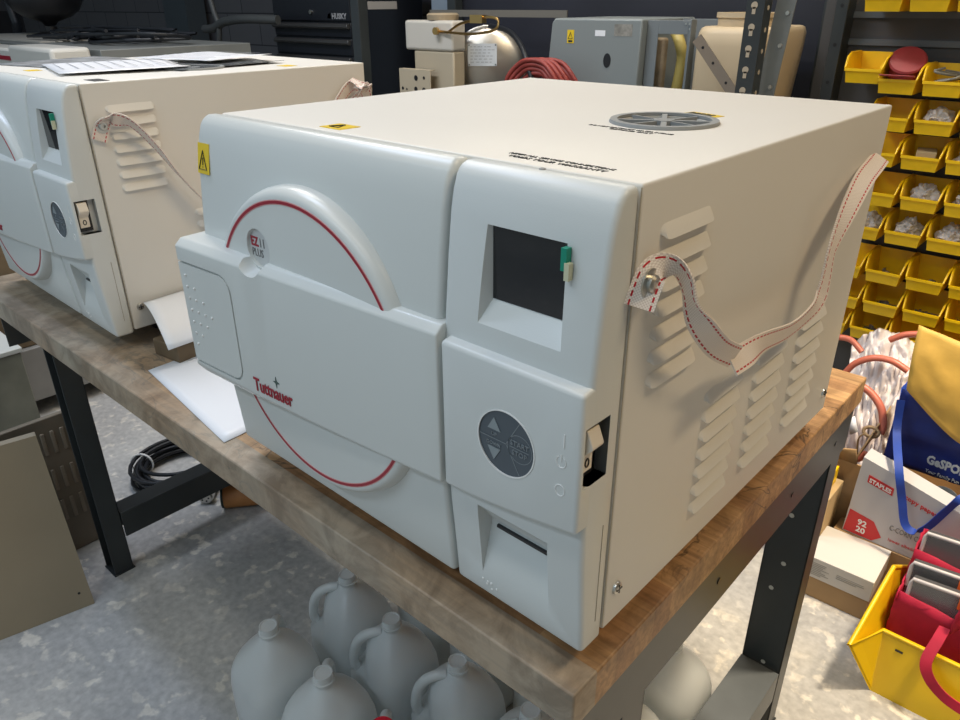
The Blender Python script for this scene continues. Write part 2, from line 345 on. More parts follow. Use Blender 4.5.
def ribbon(bm, pts, wd, width, thick=0.0015, uvl=True):
    """strap through pts; wd: list of width directions"""
    n = len(pts); uv = bm.loops.layers.uv.verify(); rows = []; s = 0; ss = []
    for i in range(n):
        if i: s += (pts[i]-pts[i-1]).length
        ss.append(s)
        d = (pts[min(i+1, n-1)]-pts[max(i-1, 0)]).normalized()
        w = wd[i]-d*wd[i].dot(d); w.normalize(); nn = d.cross(w)
        a = pts[i]-w*width/2; b = pts[i]+w*width/2
        rows.append([bm.verts.new(p) for p in (a-nn*thick/2, b-nn*thick/2, b+nn*thick/2, a+nn*thick/2)])
    vv = {0: 0, 1: 1, 2: 1, 3: 0}
    for i in range(n-1):
        A, B = rows[i], rows[i+1]
        for k in range(4):
            k2 = (k+1) % 4
            f = bm.faces.new((A[k], A[k2], B[k2], B[k]))
            for lp, (q, w_) in zip(f.loops, ((i, k), (i, k2), (i+1, k2), (i+1, k))): lp[uv].uv = (ss[q], vv[w_])
    bm.faces.new(rows[0]); bm.faces.new(rows[-1][::-1])

# ------------------------------------------------------------------ room shell
def struct(name, bm, m, **k): return tag(obj(name, bm, m, **k), kind='structure')
bm = bmesh.new(); box(bm, -9.0, 2.2, -3.2, 2.75, -0.1, 0); struct('floor', bm, conc)
bm = bmesh.new(); box(bm, -9.0, 2.2, 2.75, 2.85, 0, 3.9); struct('wall_back', bm, wallm)
bm = bmesh.new(); box(bm, -9.1, -9.0, -3.2, 2.85, 0, 3.9); struct('wall_left', bm, wallm)
bm = bmesh.new(); box(bm, 2.2, 2.3, -3.2, 2.85, 0, 3.9); struct('wall_right', bm, mat('plain_wall', (0.30, 0.26, 0.21), 0.85))
bm = bmesh.new(); box(bm, -9.0, 2.2, -3.2, 2.85, 3.9, 4.0); struct('ceiling', bm, mat('ceiling_board', (0.35, 0.33, 0.30), 0.9))

# ------------------------------------------------------------------ workbench
TX0, TX1, TY1, TZ = -1.512, 0.0, 0.763, 0.75
wb = thing('workbench', 'long workbench with a spalted maple butcher block top and dark steel legs', 'workbench', (0, 0, 0))
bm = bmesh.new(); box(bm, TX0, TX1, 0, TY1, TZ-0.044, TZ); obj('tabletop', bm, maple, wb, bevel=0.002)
def leg(px, hole_face_y, name='leg'):
    b = bmesh.new(); x0, x1 = px
    s = hole_face_y
    # channel: web plus two flanges
    y_w = s[0]; y_f = s[1]; t = 0.003
    lo, hi = min(y_w, y_f), max(y_w, y_f)
    wy = (y_w, y_w+t) if y_f > y_w else (y_w-t, y_w)
    box(b, x0, x1, wy[0], wy[1], 0.004, TZ-0.045)
    box(b, x0, x0+t, lo, hi, 0.004, TZ-0.045); box(b, x1-t, x1, lo, hi, 0.004, TZ-0.045)
    box(b, x0-0.003, x1+0.003, lo-0.003, hi+0.003, 0, 0.004)
    o = obj(name, b, steel_dk, wb, bevel=0.001)
    for z in (0.12, 0.145, 0.17, 0.34, 0.40, 0.50, 0.53):
        xx = (x0+x1)/2+random.uniform(-0.012, 0.012)
        hb = bmesh.new(); cyl(hb, (xx, wy[0]-0.0006, z), (xx, wy[0]-0.0001, z), 0.0042, 12)
        obj('leg_hole', hb, mat('hole_bright', (0.55, 0.55, 0.5), 0.5), o)
    return o
leg((-0.079, -0.008), (0.704, 0.748))
leg((-0.060, -0.008), (0.150, 0.105))
leg((-1.425, -1.372), (0.113, 0.068)); leg((-1.425, -1.372), (0.704, 0.748))
for xr in ((-0.079, -0.008), (-1.425, -1.372)):
    x0, x1 = xr
    for nm, (za, zb) in (('lower_rail', (0.095, 0.165)), ('apron', (0.626, 0.705))):
        b = bmesh.new()
        if nm == 'apron':
            xo = x1 if xr[0] > -1 else x0
            xa = (x1, x1+0.003) if xr[0] > -1 else (x0-0.003, x0)
            box(b, xa[0], xa[1], 0.01, 0.755, za, zb)
            box(b, x0, x1, 0.064, 0.700, zb-0.003, zb)
        else:
            box(b, x0, x1, 0.115 if xr[0] < -1 else 0.064, 0.700, zb-0.003, zb)
            box(b, x0, x0+0.003, 0.115 if xr[0] < -1 else 0.064, 0.700, za-0.01*0, zb-0.003)
            box(b, x1-0.003, x1, 0.115 if xr[0] < -1 else 0.064, 0.700, za, zb-0.003)
        obj(nm, b, steel_gr if nm == 'lower_rail' and xr[0] > -1 else steel_dk, wb, bevel=0.0008)
for y in (0.05, 0.30, 0.52, 0.69):
    b = bmesh.new(); lathe(b, [(0.0042, -0.004), (0.0042, -0.0048)], 12, (0, 0, 0), 'x'); 
    o = obj('apron_hole', b, dark, wb); o.location = (0.0, y, 0.664); o.parent = wb
b = bmesh.new(); box(b, -1.37, -0.08, 0.735, 0.745, 0.62, 0.70); obj('rear_rail', b, steel_dk, wb)

# ------------------------------------------------------------------ autoclave (built once, copied)
Wm, D, ZB, ZT = 0.510, 0.516, 0.030, 0.411
def build_autoclave():
    root = thing('autoclave', 'x', 'autoclave')
    # metal case
    bm = bmesh.new(); box(bm, -Wm, 0, 0, D, ZB, ZT); o = obj('case', bm, casem, None, bevel=0.0022, bseg=3)
    vc = (-0.124, 0.241); c = bmesh.new(); lathe(c, [(0.042, ZT-0.02), (0.042, ZT+0.01)], 40, (vc[0], vc[1], 0))
    case = bake(o, [c]); case.parent = root
    # feet
    for fx in (-0.06, -Wm+0.06):
        for fy in (0.07, D-0.06):
            bm = bmesh.new(); lathe(bm, [(0.017, 0.0), (0.019, 0.004), (0.019, ZB)], 20, (fx, fy, 0)); obj('rubber_foot', bm, dark, root)
    # vent grille in the top
    bm = bmesh.new(); lathe(bm, [(0.0440, 0.0), (0.0440, 0.0025), (0.0505, 0.0025), (0.0515, 0.0), (0.0515, -0.0005), (0.0440, -0.0005)], 48, (vc[0], vc[1], ZT+0.0006), cap0=False, cap1=False)
    for k in range(8):
        a = k*PI/4+0.5; box(bm, -0.0013 if k % 2 else -0.0026, 0.0013 if k % 2 else 0.0026, 0.006, 0.044, ZT-0.006, ZT+0.002, Matrix.Translation((vc[0], vc[1], 0)) @ Matrix.Rotation(a, 4, 'Z'))
    lathe(bm, [(0.010, ZT-0.006), (0.010, ZT+0.0025)], 20, (vc[0], vc[1], 0))
    vg = obj('vent_grille', bm, ventgrey, root)
    bm = bmesh.new(); lathe(bm, [(0.0418, ZT-0.0195), (0.0418, ZT-0.0090)], 32, (vc[0], vc[1], 0)); obj('vent_cavity', bm, dark, vg)
    # louver banks: pressed hoods, seven per bank
    for (ya, yb, z0, dz) in ((0.028, 0.102, 0.374, -0.0192), (0.137, 0.211, 0.200, -0.0200), (0.243, 0.317, 0.198, -0.0200-0.0), (0.352, 0.427, 0.200, -0.0201)):
        bm = bmesh.new()
        for k in range(7):
            z = z0+dz*k; h = 0.0108; n = 10; ym, L = (ya+yb)/2, (yb-ya)/2
            rows = []
            # outline: stadium in yz, hood height falls off at ends; lip at the bottom
            for j in range(0, 25):
                t = -1+2*j/24; y = ym+L*t; e = max(0.0, 1-abs(t)**14)**0.5
                row = []
                for i in range(5):
                    s = i/4
                    zz = z+h/2-h*s*(0.25+0.75*e) - (1-e)*h*0.35
                    xx = 0.0060*e*s**0.85
                    row.append(bm.verts.new((xx-0.0002, y, zz)))
                row.append(bm.verts.new((-0.0008, y, row[-1].co.z+0.0008)))
                rows.append(row)
            for A, B in zip(rows, rows[1:]):
                for i in range(5): bm.faces.new((A[i], A[i+1], B[i+1], B[i]))
        obj('louver_bank', bm, casem, root, smooth=35)
    # screws
    for (y, z) in ((0.016, 0.067), (0.497, 0.060)):
        bm = bmesh.new(); lathe(bm, [(0.0001, 0.0035), (0.003, 0.0034), (0.0055, 0.002), (0.006, 0.0)], 20, (0, y, z), 'x')
        sc = obj('case_screw', bm, chrome, root)
        bm = bmesh.new(); box(bm, 0.003, 0.0038, y-0.004, y+0.004, z-0.0007, z+0.0007); box(bm, 0.003, 0.0038, y-0.0007, y+0.0007, z-0.004, z+0.004); obj('screw_slot', bm, dark, sc)
    # ---- front: side profile (y, z)
    PR = [(0.0, 0.411), (-0.0135, 0.411), (-0.0195, 0.4085), (-0.024, 0.402), (-0.0275, 0.392), (-0.0305, 0.378), (-0.0345, 0.345), (-0.038, 0.310), (-0.040, 0.285),
          (-0.040, 0.150), (-0.0385, 0.12), (-0.034, 0.07), (-0.0305, 0.0245), (0.0, 0.0245)]
    SX = -0.1455   # seam between door and control column
    def fyz(p, t): return (t, p[0], p[1])
    # control column shell
    bm = bmesh.new(); PC = [(-0.0015, p[1]) if p[0] == 0.0 else p for p in PR]
    prism(bm, PC, fyz, SX+0.002, -0.0002)
    o = obj('control_column', bm, plastic, None, bevel=0.005, bseg=4)
    bake(o)
    cut1 = bmesh.new()   # display recess: tapered
    def frust(b, outer, yo, inner, yi):
        A = [b.verts.new((x, yo, z)) for x, z in outer]; B = [b.verts.new((x, yi, z)) for x, z in inner]
        b.faces.new(A); b.faces.new(B[::-1])
        for i in range(4): b.faces.new((A[i], B[i], B[(i+1) % 4], A[(i+1) % 4]))
    def ext(outer, yo, inner, yi, y2):
        k = (y2-yo)/(yi-yo); return [(a[0]+(b_[0]-a[0])*k, a[1]+(b_[1]-a[1])*k) for a, b_ in zip(outer, inner)]
    ou = [(-0.108, 0.296), (-0.029, 0.296), (-0.029, 0.374), (-0.108, 0.374)]; inn = [(-0.102, 0.316), (-0.036, 0.316), (-0.036, 0.372), (-0.102, 0.372)]
    frust(cut1, ext(ou, -0.0405, inn, -0.0265, -0.055), -0.055, inn, -0.0265)
    cut2 = bmesh.new()   # printer recess: wedge
    A = [(-0.106, -0.060, 0.137), (-0.034, -0.060, 0.137), (-0.034, -0.060, 0.045), (-0.106, -0.060, 0.045)]
    prof = [(-0.060, 0.1420), (-0.0370, 0.1280), (-0.0205, 0.1050), (-0.0200, 0.1010), (-0.0245, 0.083), (-0.0300, 0.062), (-0.0328, 0.0500), (-0.060, 0.030)]
    prism(cut2, prof, fyz, -0.109, -0.034)
    bake(o, [cut1, cut2]); o.parent = root; colm = o
    bm = bmesh.new(); box(bm, -0.1019, -0.0361, -0.0275, -0.0266, 0.3161, 0.3719); 
    scr = obj('display_screen', bm, mat('display_glass', (0.008, 0.009, 0.011), 0.08, coat=0.5), root); scr['label'] = 'dark glossy display'
    bm = bmesh.new(); box(bm, -0.0335, -0.0290, -0.0385, -0.0330, 0.3560, 0.3715); s_ = obj('film_tab', bm, mat('green_tab', (0.0, 0.25, 0.16), 0.4), scr); s_['label'] = 'small green peel tab'
    bm = bmesh.new(); box(bm, -0.0300, -0.0262, -0.0392, -0.0345, 0.3500, 0.3620); obj('film_tab', bm, mat('tab_cream', (0.6, 0.6, 0.42), 0.4), scr)
    # printer slot
    bm = bmesh.new(); box(bm, -0.101, -0.0342, -0.0228, -0.0195, 0.0995, 0.1022); obj('paper_slot', bm, dark, root)
    # protruding middle block with keypad; bottom edge is a slow arc
    bm = bmesh.new(); n = 12
    up_ = [(-0.1375+(0.1372)*i/n, 0.278) for i in range(n+1)]
    lowe = [(-0.1375+0.1372*i/n, 0.143+0.018*(i/n)**1.5) for i in range(n+1)]
    poly = lowe+up_[::-1]
    prism(bm, poly, lambda p, t: (p[0], t, p[1]-(0.003 if t > -0.045 else 0)+(0.010 if (t > -0.045 and p[1] > 0.25) else 0)), -0.050, -0.008)
    o = obj('control_panel', bm, plastic, None, bevel=0.0035, bseg=3); bake(o)
    ck = bmesh.new(); lathe(ck, [(0.0288, -0.060), (0.0288, -0.0488)], 48, (-0.069, 0, 0.212), 'y')
    bake(o, [ck]); o.parent = root; cpn = o
    yk = -0.0492
    bm = bmesh.new(); lathe(bm, [(0.0278, -0.0487), (0.0278, yk)], 48, (-0.069, 0, 0.212), 'y'); kp = obj('keypad', bm, keypad_m, root); kp['label'] = 'round slate grey keypad'
    bm = bmesh.new(); lathe(bm, [(0.0276, -0.0495), (0.0276, -0.0505), (0.0287, -0.0505), (0.0287, -0.0495)], 48, (-0.069, 0, 0.212), 'y', cap0=False, cap1=False); obj('keypad_rim', bm, white_pl, kp)
    kc = Vector((-0.069, yk-0.0003, 0.212)); bm = bmesh.new()
    for a in (60, 180, 300):
        d = Vector((math.cos(math.radians(a)), 0, math.sin(math.radians(a)))); d2 = Vector((-d.z, 0, d.x))
        q = [kc+d2*0.0003+d*0.0, kc-d2*0.0003, kc-d2*0.0003+d*0.027, kc+d2*0.0003+d*0.027]
        bm.faces.new([bm.verts.new(p) for p in q])
    lathe(bm, [(0.0116, 0), (0.0121, 0)], 40, kc+Vector((0.0135, 0, 0)), 'y', cap0=False, cap1=False)
    bmesh.ops.solidify(bm, geom=bm.faces, thickness=0.0002)
    box(bm, kc.x+0.004, kc.x+0.023, kc.y-0.0002, kc.y, kc.z-0.0003, kc.z+0.0003)
    obj('keypad_line', bm, keyline, kp)
    for (zc, s_) in ((0.012, 1), (-0.012, -1)):
        bm = bmesh.new(); prism(bm, [(kc.x-0.0185, kc.z+zc-0.004*s_), (kc.x-0.0055, kc.z+zc-0.004*s_), (kc.x-0.012, kc.z+zc+0.007*s_)], lambda p, t: (p[0], t, p[1]), kc.y-0.0004, kc.y+0.0002); obj('arrow_symbol', bm, mat('arrow_grey', (0.25, 0.29, 0.31), 0.4), kp, smooth=0)
    R3, U3 = (1, 0, 0), (0, 0, 1)
    text('UP', 0.0042, kc+Vector((-0.012, -0.0001, 0.0025)), R3, U3, keyline, kp, align='CENTER')
    text('DOWN', 0.0042, kc+Vector((-0.0125, -0.0001, -0.0062)), R3, U3, keyline, kp, align='CENTER')
    text('START', 0.0062, kc+Vector((0.0135, -0.0001, 0.0020)), R3, U3, keyline, kp, align='CENTER')
    text('STOP', 0.0062, kc+Vector((0.0135, -0.0001, -0.0062)), R3, U3, keyline, kp, align='CENTER')
    # embossed marks I / standby / O
    ymb = -0.0502
    bm = bmesh.new(); box(bm, -0.0152, -0.0142, ymb-0.0004, ymb+0.0004, 0.232, 0.243)
    for zc in (0.2195, 0.195):
        a0 = 0.5 if zc > 0.2 else 0
        pts = [(-0.0165+0.0042*math.cos(PI/2+a0+(2*PI-2*a0)*k/24), ymb, zc+0.0048*math.sin(PI/2+a0+(2*PI-2*a0)*k/24)) for k in range(25)]
        tube(bm, pts, 0.0004, 6)
    box(bm, -0.0169, -0.0161, ymb-0.0004, ymb+0.0004, 0.2205, 0.2255)
    obj('embossed_symbol', bm, white_pl, root)
    # six little dots under the printer
    yy = -0.0318
    bm = bmesh.new()
    for (x, z) in ((-0.111, 0.0425), (-0.106, 0.0390), (-0.101, 0.0420), (-0.101, 0.0350), (-0.095, 0.0385), (-0.105, 0.0460-0.004)):
        bmesh.ops.create_uvsphere(bm, u_segments=8, v_segments=6, radius=0.0015, matrix=Matrix.Translation((x+0.002, yy-(z-0.03)*0.11+0.0015, z)))
    obj('embossed_dot', bm, white_pl, root)
    # power switch in the side
    sy0, sy1, sz0, sz1 = -0.0455, -0.0155, 0.199, 0.250
    
    for ob in (colm, cpn):
        c2 = bmesh.new(); box(c2, -0.0110, 0.01, sy0, sy1, sz0, sz1); bake(ob, [c2])
    bm = bmesh.new(); box(bm, -0.0109, -0.0075, sy0+0.0003, sy0+0.0215, sz0+0.0035, sz1-0.0003); sw = obj('power_switch', bm, dark, root); sw['label'] = 'black framed rocker switch'
    bm = bmesh.new(); ya, yb = sy0+0.0035, sy0+0.0175
    rk = [(-0.0078, 0.2085), (-0.0050, 0.2085), (-0.0048, 0.2240), (0.0035, 0.2330), (0.0040, 0.2350), (-0.0010, 0.2470), (-0.0078, 0.2470)]
    prism(bm, rk, lambda p, t: (p[0], t, p[1]), ya, yb); obj('rocker', bm, mat('rocker_cream', (0.75, 0.68, 0.58), 0.3), sw, bevel=0.0008)
    bm = bmesh.new(); pts = [(-0.0047, (ya+yb)/2+0.0022*math.cos(k*PI/10), 0.2165+0.0034*math.sin(k*PI/10)) for k in range(20)]; tube(bm, pts, 0.0007, 6, closed=True); obj('off_symbol', bm, black_ink, sw)
    # printer door thin line on the side
    bm = bmesh.new(); box(bm, -0.0004, 0.0001, -0.0135, -0.0128, 0.050, 0.150); obj('panel_line', bm, mat('seam_shade', (0.30, 0.27, 0.22), 0.6), root)
    bm = bmesh.new(); box(bm, -0.0003, 0.0002, -0.0017, -0.0007, 0.034, 0.409); obj('case_seam', bm, mat('seam_shade2', (0.42, 0.37, 0.29), 0.6), root)
    # ---- door: left portion
    bm = bmesh.new(); prism(bm, PC, fyz, -Wm-0.0055, SX-0.002); o = obj('door', bm, plastic2, None, bevel=0.005, bseg=4); bake(o)
    # grid-like dome
    dc = (-0.3275, 0.2095)
    bm = bmesh.new(); lathe(bm, [(0.1580, -0.010), (0.1575, -0.0365), (0.1560, -0.0420), (0.1540, -0.0460), (0.1515, -0.0485), (0.1490, -0.0497), (0.1465, -0.0500), (0.0001, -0.0500)], 96, (dc[0], 0, dc[1]), 'y')
    dm = obj('door_dome', bm, plastic2, None, smooth=40); 
    cb_ = bmesh.new(); lathe(cb_, [(0.0215, -0.060), (0.0190, -0.0462)], 36, (-0.388, 0, 0.300), 'y'); bake(dm, [cb_]); dm.parent = root; o.parent = root
    for r0, r1, mm, nm, yy2 in ((0.1428, 0.1454, red, 'red_ring', -0.0506), (0.1419, 0.1463, pink, 'ring_edge', -0.0503)):
        bm = bmesh.new(); lathe(bm, [(r0, yy2+0.0005), (r0, yy2), (r1, yy2), (r1, yy2+0.0005)], 96, (dc[0], 0, dc[1]), 'y', cap0=False, cap1=False); obj(nm, bm, mm, dm)
    bm = bmesh.new(); lathe(bm, [(0.0188, -0.0455), (0.0188, -0.0466)], 32, (-0.388, 0, 0.300), 'y'); bd = obj('model_badge', bm, mat('badge_silver', (0.55, 0.56, 0.56), 0.35), root)
    text('EZ', 0.0130, (-0.4045, -0.0468, 0.3005), R3, U3, red, bd, sx=0.85, bold=0.0004); text('11', 0.0130, (-0.3905, -0.0468, 0.3005), R3, U3, grey_ink, bd, sx=0.85)
    text('PLUS', 0.0115, (-0.4045, -0.0468, 0.2900), R3, U3, grey_ink, bd, sx=0.80)
    # handle bar
    bm = bmesh.new(); x0, x1 = -0.522, -0.1405; n = 24; rows = []
    def yf(x, z):
        t = (x-x0)/(x1-x0); yb_ = -0.0715*(1-t)+-0.0510*t
        return yb_
    for i in range(n+1):
        x = x0+(x1-x0)*i/n; t = i/n
        zt = 0.285; zb = 0.1270+0.0145*t**1.3
        yff = yf(x, 0)
        rows.append([bm.verts.new(p) for p in ((x, yff, zt-0.0035), (x, yff-0.0002, zb+0.003+0.010*(1-t)**2), (x, yff+0.002+0.007*(1-t)**2, zb), (x, -0.024, zb+0.002), (x, -0.024, zt+0.0045), (x, yff+0.008, zt+0.0035))])
    for A, B in zip(rows, rows[1:]):
        for k in range(6): bm.faces.new((A[k], A[(k+1) % 6], B[(k+1) % 6], B[k]))
    bm.faces.new(rows[0]); bm.faces.new(rows[-1][::-1])
    o = obj('door_handle', bm, plastic2, None, bevel=0.0035, bseg=3); bake(o)
    cs = bmesh.new(); lathe(cs, [(0.0275, -0.090), (0.0150, -0.042)], 32, (-0.388, 0, 0.295), 'y')
    # groove round the flap, following the bowed face
    gz0, gz1, gx0, gx1, rr, wv = 0.1450, 0.2640, -0.560, -0.4265, 0.018, 0.0013
    path = [(gx0, gz1)]+[(gx1-rr+rr*math.sin(a*PI/16), gz1-rr+rr*math.cos(a*PI/16)) for a in range(9)]+[(gx1-rr+rr*math.cos(a*PI/16), gz0+rr-rr*math.sin(a*PI/16)) for a in range(9)]+[(gx0, gz0)]
    gr = bmesh.new(); ring = []
    for i, (x, z) in enumerate(path):
        a = Vector(path[max(i-1, 0)]); c_ = Vector(path[min(i+1, len(path)-1)]); d = (c_-a).normalized(); nrm = Vector((d.y, -d.x))
        yy_ = yf(max(x, x0), z)
        ring.append([gr.verts.new((x+nrm.x*s, yy_+dy, z+nrm.y*s)) for s, dy in ((-wv, -0.004), (wv, -0.004), (wv, 0.003), (-wv, 0.003))])
    for A, B in zip(ring, ring[1:]):
        for k in range(4): gr.faces.new((A[k], A[(k+1) % 4], B[(k+1) % 4], B[k]))
    gr.faces.new(ring[0]); gr.faces.new(ring[-1][::-1])
    bake(o, [cs, gr]); o.parent = root; hd = o
    bm = bmesh.new()
    for r_, (z, cols) in enumerate(((0.2500, 1), (0.2370, 2), (0.2235, 3), (0.2095, 4), (0.1955, 3), (0.1815, 2), (0.1680, 1))):
        for c_ in range(cols):
            x = -0.5095+0.0133*c_
            bmesh.ops.create_uvsphere(bm, u_segments=8, v_segments=6, radius=0.0016, matrix=Matrix.Translation((x, yf(x, z)-0.0002, z)))
    obj('grip_dot', bm, white_pl, hd)
    # maker's name on the handle, set along the bowed face
    xa, xb = -0.4070, -0.3350
    ta = Vector((xa, yf(xa, 0)-0.0008, 0.1445)); tb = Vector((xb, yf(xb, 0)-0.0008, 0.1455))
    text('Tuttnauer', 0.0215, ta, tb-ta, (0, 0, 1), red, hd, ext=0.0003, sx=0.74, spacing=1.0, bold=0.0004)
    bm = bmesh.new(); sc_ = Vector((-0.3665, 0, 0.1655)); q = []
    for k in range(8):
        r_ = 0.0068 if k % 2 == 0 else 0.0020; q.append((sc_.x+math.sin(k*PI/4)*r_*0.85, sc_.z+math.cos(k*PI/4)*r_))
    ys_ = yf(-0.3665, 0); prism(bm, q, lambda p, t: (p[0], t, p[1]), ys_-0.0007, ys_); obj('star_emblem', bm, mat('star_green', (0.05, 0.09, 0.08), 0.4), hd, smooth=0)
    # warning sticker at door's upper left corner
    bm = bmesh.new(); o0 = Vector((-0.5130, -0.0290, 0.3540)); up2 = Vector((0, 0.0064, 0.040)).normalized(); plate(bm, o0+Vector((0, -0.0054, 0)), (1, 0, 0), up2, 0.0225, 0.031); ws = obj('warning_sticker', bm, yellow_st, root)
    bm = bmesh.new(); b0 = o0+Vector((0.0105, -0.0061, 0))+up2*0.0045; P3 = [b0+Vector((-0.0075, 0, 0)), b0+Vector((0.0075, 0, 0)), b0+up2*0.019]
    tube(bm, P3, 0.0008, 6, closed=True); tube(bm, [b0+up2*0.0045, b0+up2*0.012], 0.0007, 6); tube(bm, [b0+up2*0.0022, b0+up2*0.0028], 0.0007, 6); obj('warning_symbol', bm, black_ink, ws)
    return root
proto = build_autoclave()
MA = (-0.0082, 0.0503, 0.75, -0.0113); MB_ = (-0.9392, 0.0807, 0.752, -0.0162)
proto.location = MA[:3]; proto.rotation_euler = (0, 0, MA[3])
proto['label'] = 'big white tabletop autoclave in the foreground with red ring door and maker name'
second = copy_tree(proto); second.location = MB_[:3]; second.rotation_euler = (0, 0, MB_[3])
second['label'] = 'white tabletop autoclave behind on the left with papers on its top'
for r_ in (proto, second): r_['group'] = 'pair of autoclaves on the workbench'
def kids(o): return [x for x in bpy.data.objects if x.parent == o]

# labels on the two tops
def top_text(root, s, size, x, y, rz, m=black_ink, sx=1.0):
    return text(s, size, (x, y, ZT+0.0003), (math.cos(rz), math.sin(rz), 0), (-math.sin(rz), math.cos(rz), 0), m, root, 'printed_label', sx=sx, ext=0.0002)
top_text(proto, 'REFER ALL SERVICE CONNECTIONS', 0.0060, -0.132, 0.0235, -0.02)
top_text(proto, 'VOIDS YOUR WARRANTY', 0.0075, -0.126, 0.0145, -0.02)
top_text(proto, 'DO NOT OBSTRUCT WATER INTAKE', 0.0058, -0.168, 0.180, -0.02, sx=0.9)
top_text(proto, 'DISTILLED ONLY', 0.0058, -0.140, 0.172, -0.02)
bm = bmesh.new(); plate(bm, (-0.352, 0.010, ZT), (1, -0.02, 0), (0.02, 1, 0), 0.031, 0.024); st = obj('warning_sticker', bm, yellow_st, proto)
bm = bmesh.new(); tube(bm, [(-0.343, 0.015, ZT+0.0008), (-0.330, 0.015, ZT+0.0008), (-0.3365, 0.028, ZT+0.0008)], 0.0008, 6, closed=True); obj('warning_symbol', bm, black_ink, st)
bm = bmesh.new(); plate(bm, (-0.142, 0.302, ZT), (1, -0.25, 0), (0.25, 1, 0), 0.040, 0.022); st = obj('warning_sticker', bm, yellow_st, proto)
bm = bmesh.new()
for k in range(5): box(bm, 0.004+0.0065*k, 0.0075+0.0065*k, 0.004+0.003*(k % 2), 0.017, 0.0006, 0.0010, Matrix.Translation((-0.142, 0.302, ZT)) @ Matrix.Rotation(-0.245, 4, 'Z'))
obj('warning_symbol', bm, black_ink, st)
bm = bmesh.new(); lathe(bm, [(0.0026, 0.0), (0.0022, 0.0008), (0.001, 0.0012)], 12, (-0.076, -0.006, ZT)); obj('recessed_pin', bm, ventgrey, proto)
bm = bmesh.new(); plate(bm, (-0.055, 0.028, ZT), (1, 0, 0), (0, 1, 0), 0.040, 0.022); obj('black_label', bm, black_ink, second)
bm = bmesh.new(); plate(bm, (-0.318, 0.030, ZT), (1, 0, 0), (0, 1, 0), 0.028, 0.022); obj('warning_sticker', bm, yellow_st, second)
bm = bmesh.new(); plate(bm, (-0.060, 0.365, ZT), (1, 0, 0), (0, 1, 0), 0.030, 0.024); obj('warning_sticker', bm, yellow_st, second)

# carrying straps
def strap(root, pts, wds, width=0.0225, name='carrying_strap', lab='white woven strap with red stitching'):
    P = bez(pts, 8); Wd = bez(wds, 8)
    bm = bmesh.new(); ribbon(bm, P, Wd, width, 0.0016); o = obj(name, bm, strapm, root, smooth=60); o['label'] = lab; return o
def anchor(par, y, z, x=0.006):
    bm = bmesh.new(); lathe(bm, [(0.0105, x), (0.0105, x+0.0015), (0.0065, x+0.0018), (0.0065, x+0.0045), (0.005, x+0.006), (0.0025, x+0.006), (0.0025, x+0.003), (0.0001, x+0.003)], 24, (0, y, z), 'x'); return obj('strap_screw', bm, chrome, par)
V = Vector
VIEW = (CAMP-V((0, 0.6, 1.05))).normalized()
def wauto(P, mix):      # width direction: mix 1 = strap face turned outward, 0 = edge out
    out = []
    for i, p in enumerate(P):
        d = (V(P[min(i+1, len(P)-1)])-V(P[max(i-1, 0)])).normalized(); w = d.cross(V((0.234, -0.414, 0.515))-V(p)).normalized(); e = d.cross(w).normalized()
        out.append(w*mix[i]+e*(1-mix[i])*0.9)
    return out
P1 = [(0.0085, -0.006, 0.331), (0.0085, 0.000, 0.342), (0.009, 0.006, 0.3515), (0.012, 0.015, 0.3545), (0.020, 0.0275, 0.3480), (0.024, 0.0360, 0.3300), (0.028, 0.0520, 0.3050), (0.030, 0.0800, 0.2790), (0.031, 0.1130, 0.2600)]
s1 = strap(proto, P1, wauto(P1, [1, 1, 1, 0.8, 0.3, 0.25, 0.7, 0.9, 0.9]), 0.0205)
anchor(s1, 0.004, 0.346, 0.0088)
P2 = [(0.0320, 0.1060, 0.2560), (0.0325, 0.1300, 0.2555), (0.031, 0.1737, 0.2520), (0.030, 0.2327, 0.2429), (0.029, 0.2842, 0.2444), (0.027, 0.3120, 0.2510), (0.026, 0.3204, 0.2676), (0.024, 0.3279, 0.298), (0.021, 0.3615, 0.3263), (0.015, 0.4135, 0.3484), (0.009, 0.4664, 0.3559), (0.005, 0.4948, 0.3588)]
s1b = strap(proto, P2, wauto(P2, [0.8, 0.8, 0.45, 0.32, 0.28, 0.35, 0.28, 0.25, 0.5, 0.75, 0.85, 0.85]), 0.0205)
s2 = strap(second, [(0.006, 0.008, 0.332), (0.007, 0.016, 0.350), (0.016, 0.022, 0.362), (0.020, 0.034, 0.360), (0.022, 0.056, 0.350), (0.026, 0.082, 0.315), (0.030, 0.108, 0.270), (0.034, 0.150, 0.215), (0.038, 0.200, 0.190), (0.038, 0.270, 0.215), (0.030, 0.36, 0.28), (0.012, 0.46, 0.365), (0.004, 0.495, 0.372)],
           [(0, -1, 0.4), (0, -1, 0.4), (0.2, -1, 0), (0.5, 0.1, 1), (1, 0.2, 0.2), (1, 0.1, 0.0), (1, -0.1, -0.1), (1, -0.1, 0), (1, 0, 0.3), (1, 0, 0.3), (0.5, 0, 1), (0, 0, 1), (0, 0, 1)])
anchor(s2, 0.017, 0.352)
bm = bmesh.new()
for k in range(3):
    P = [V((0.010+0.008*k, 0.475+0.006*k, 0.385-0.012*k)), V((0.026+0.006*k, 0.488, 0.372)), V((0.020, 0.500, 0.352+0.006*k)), V((0.006, 0.492-0.01*k, 0.340))]
    PP = bez(P, 6); ribbon(bm, PP, [V((0.3, 1, 0.4*k-0.3))]*len(PP), 0.022, 0.0015)
obj('strap_knot', bm, strapm, s2)

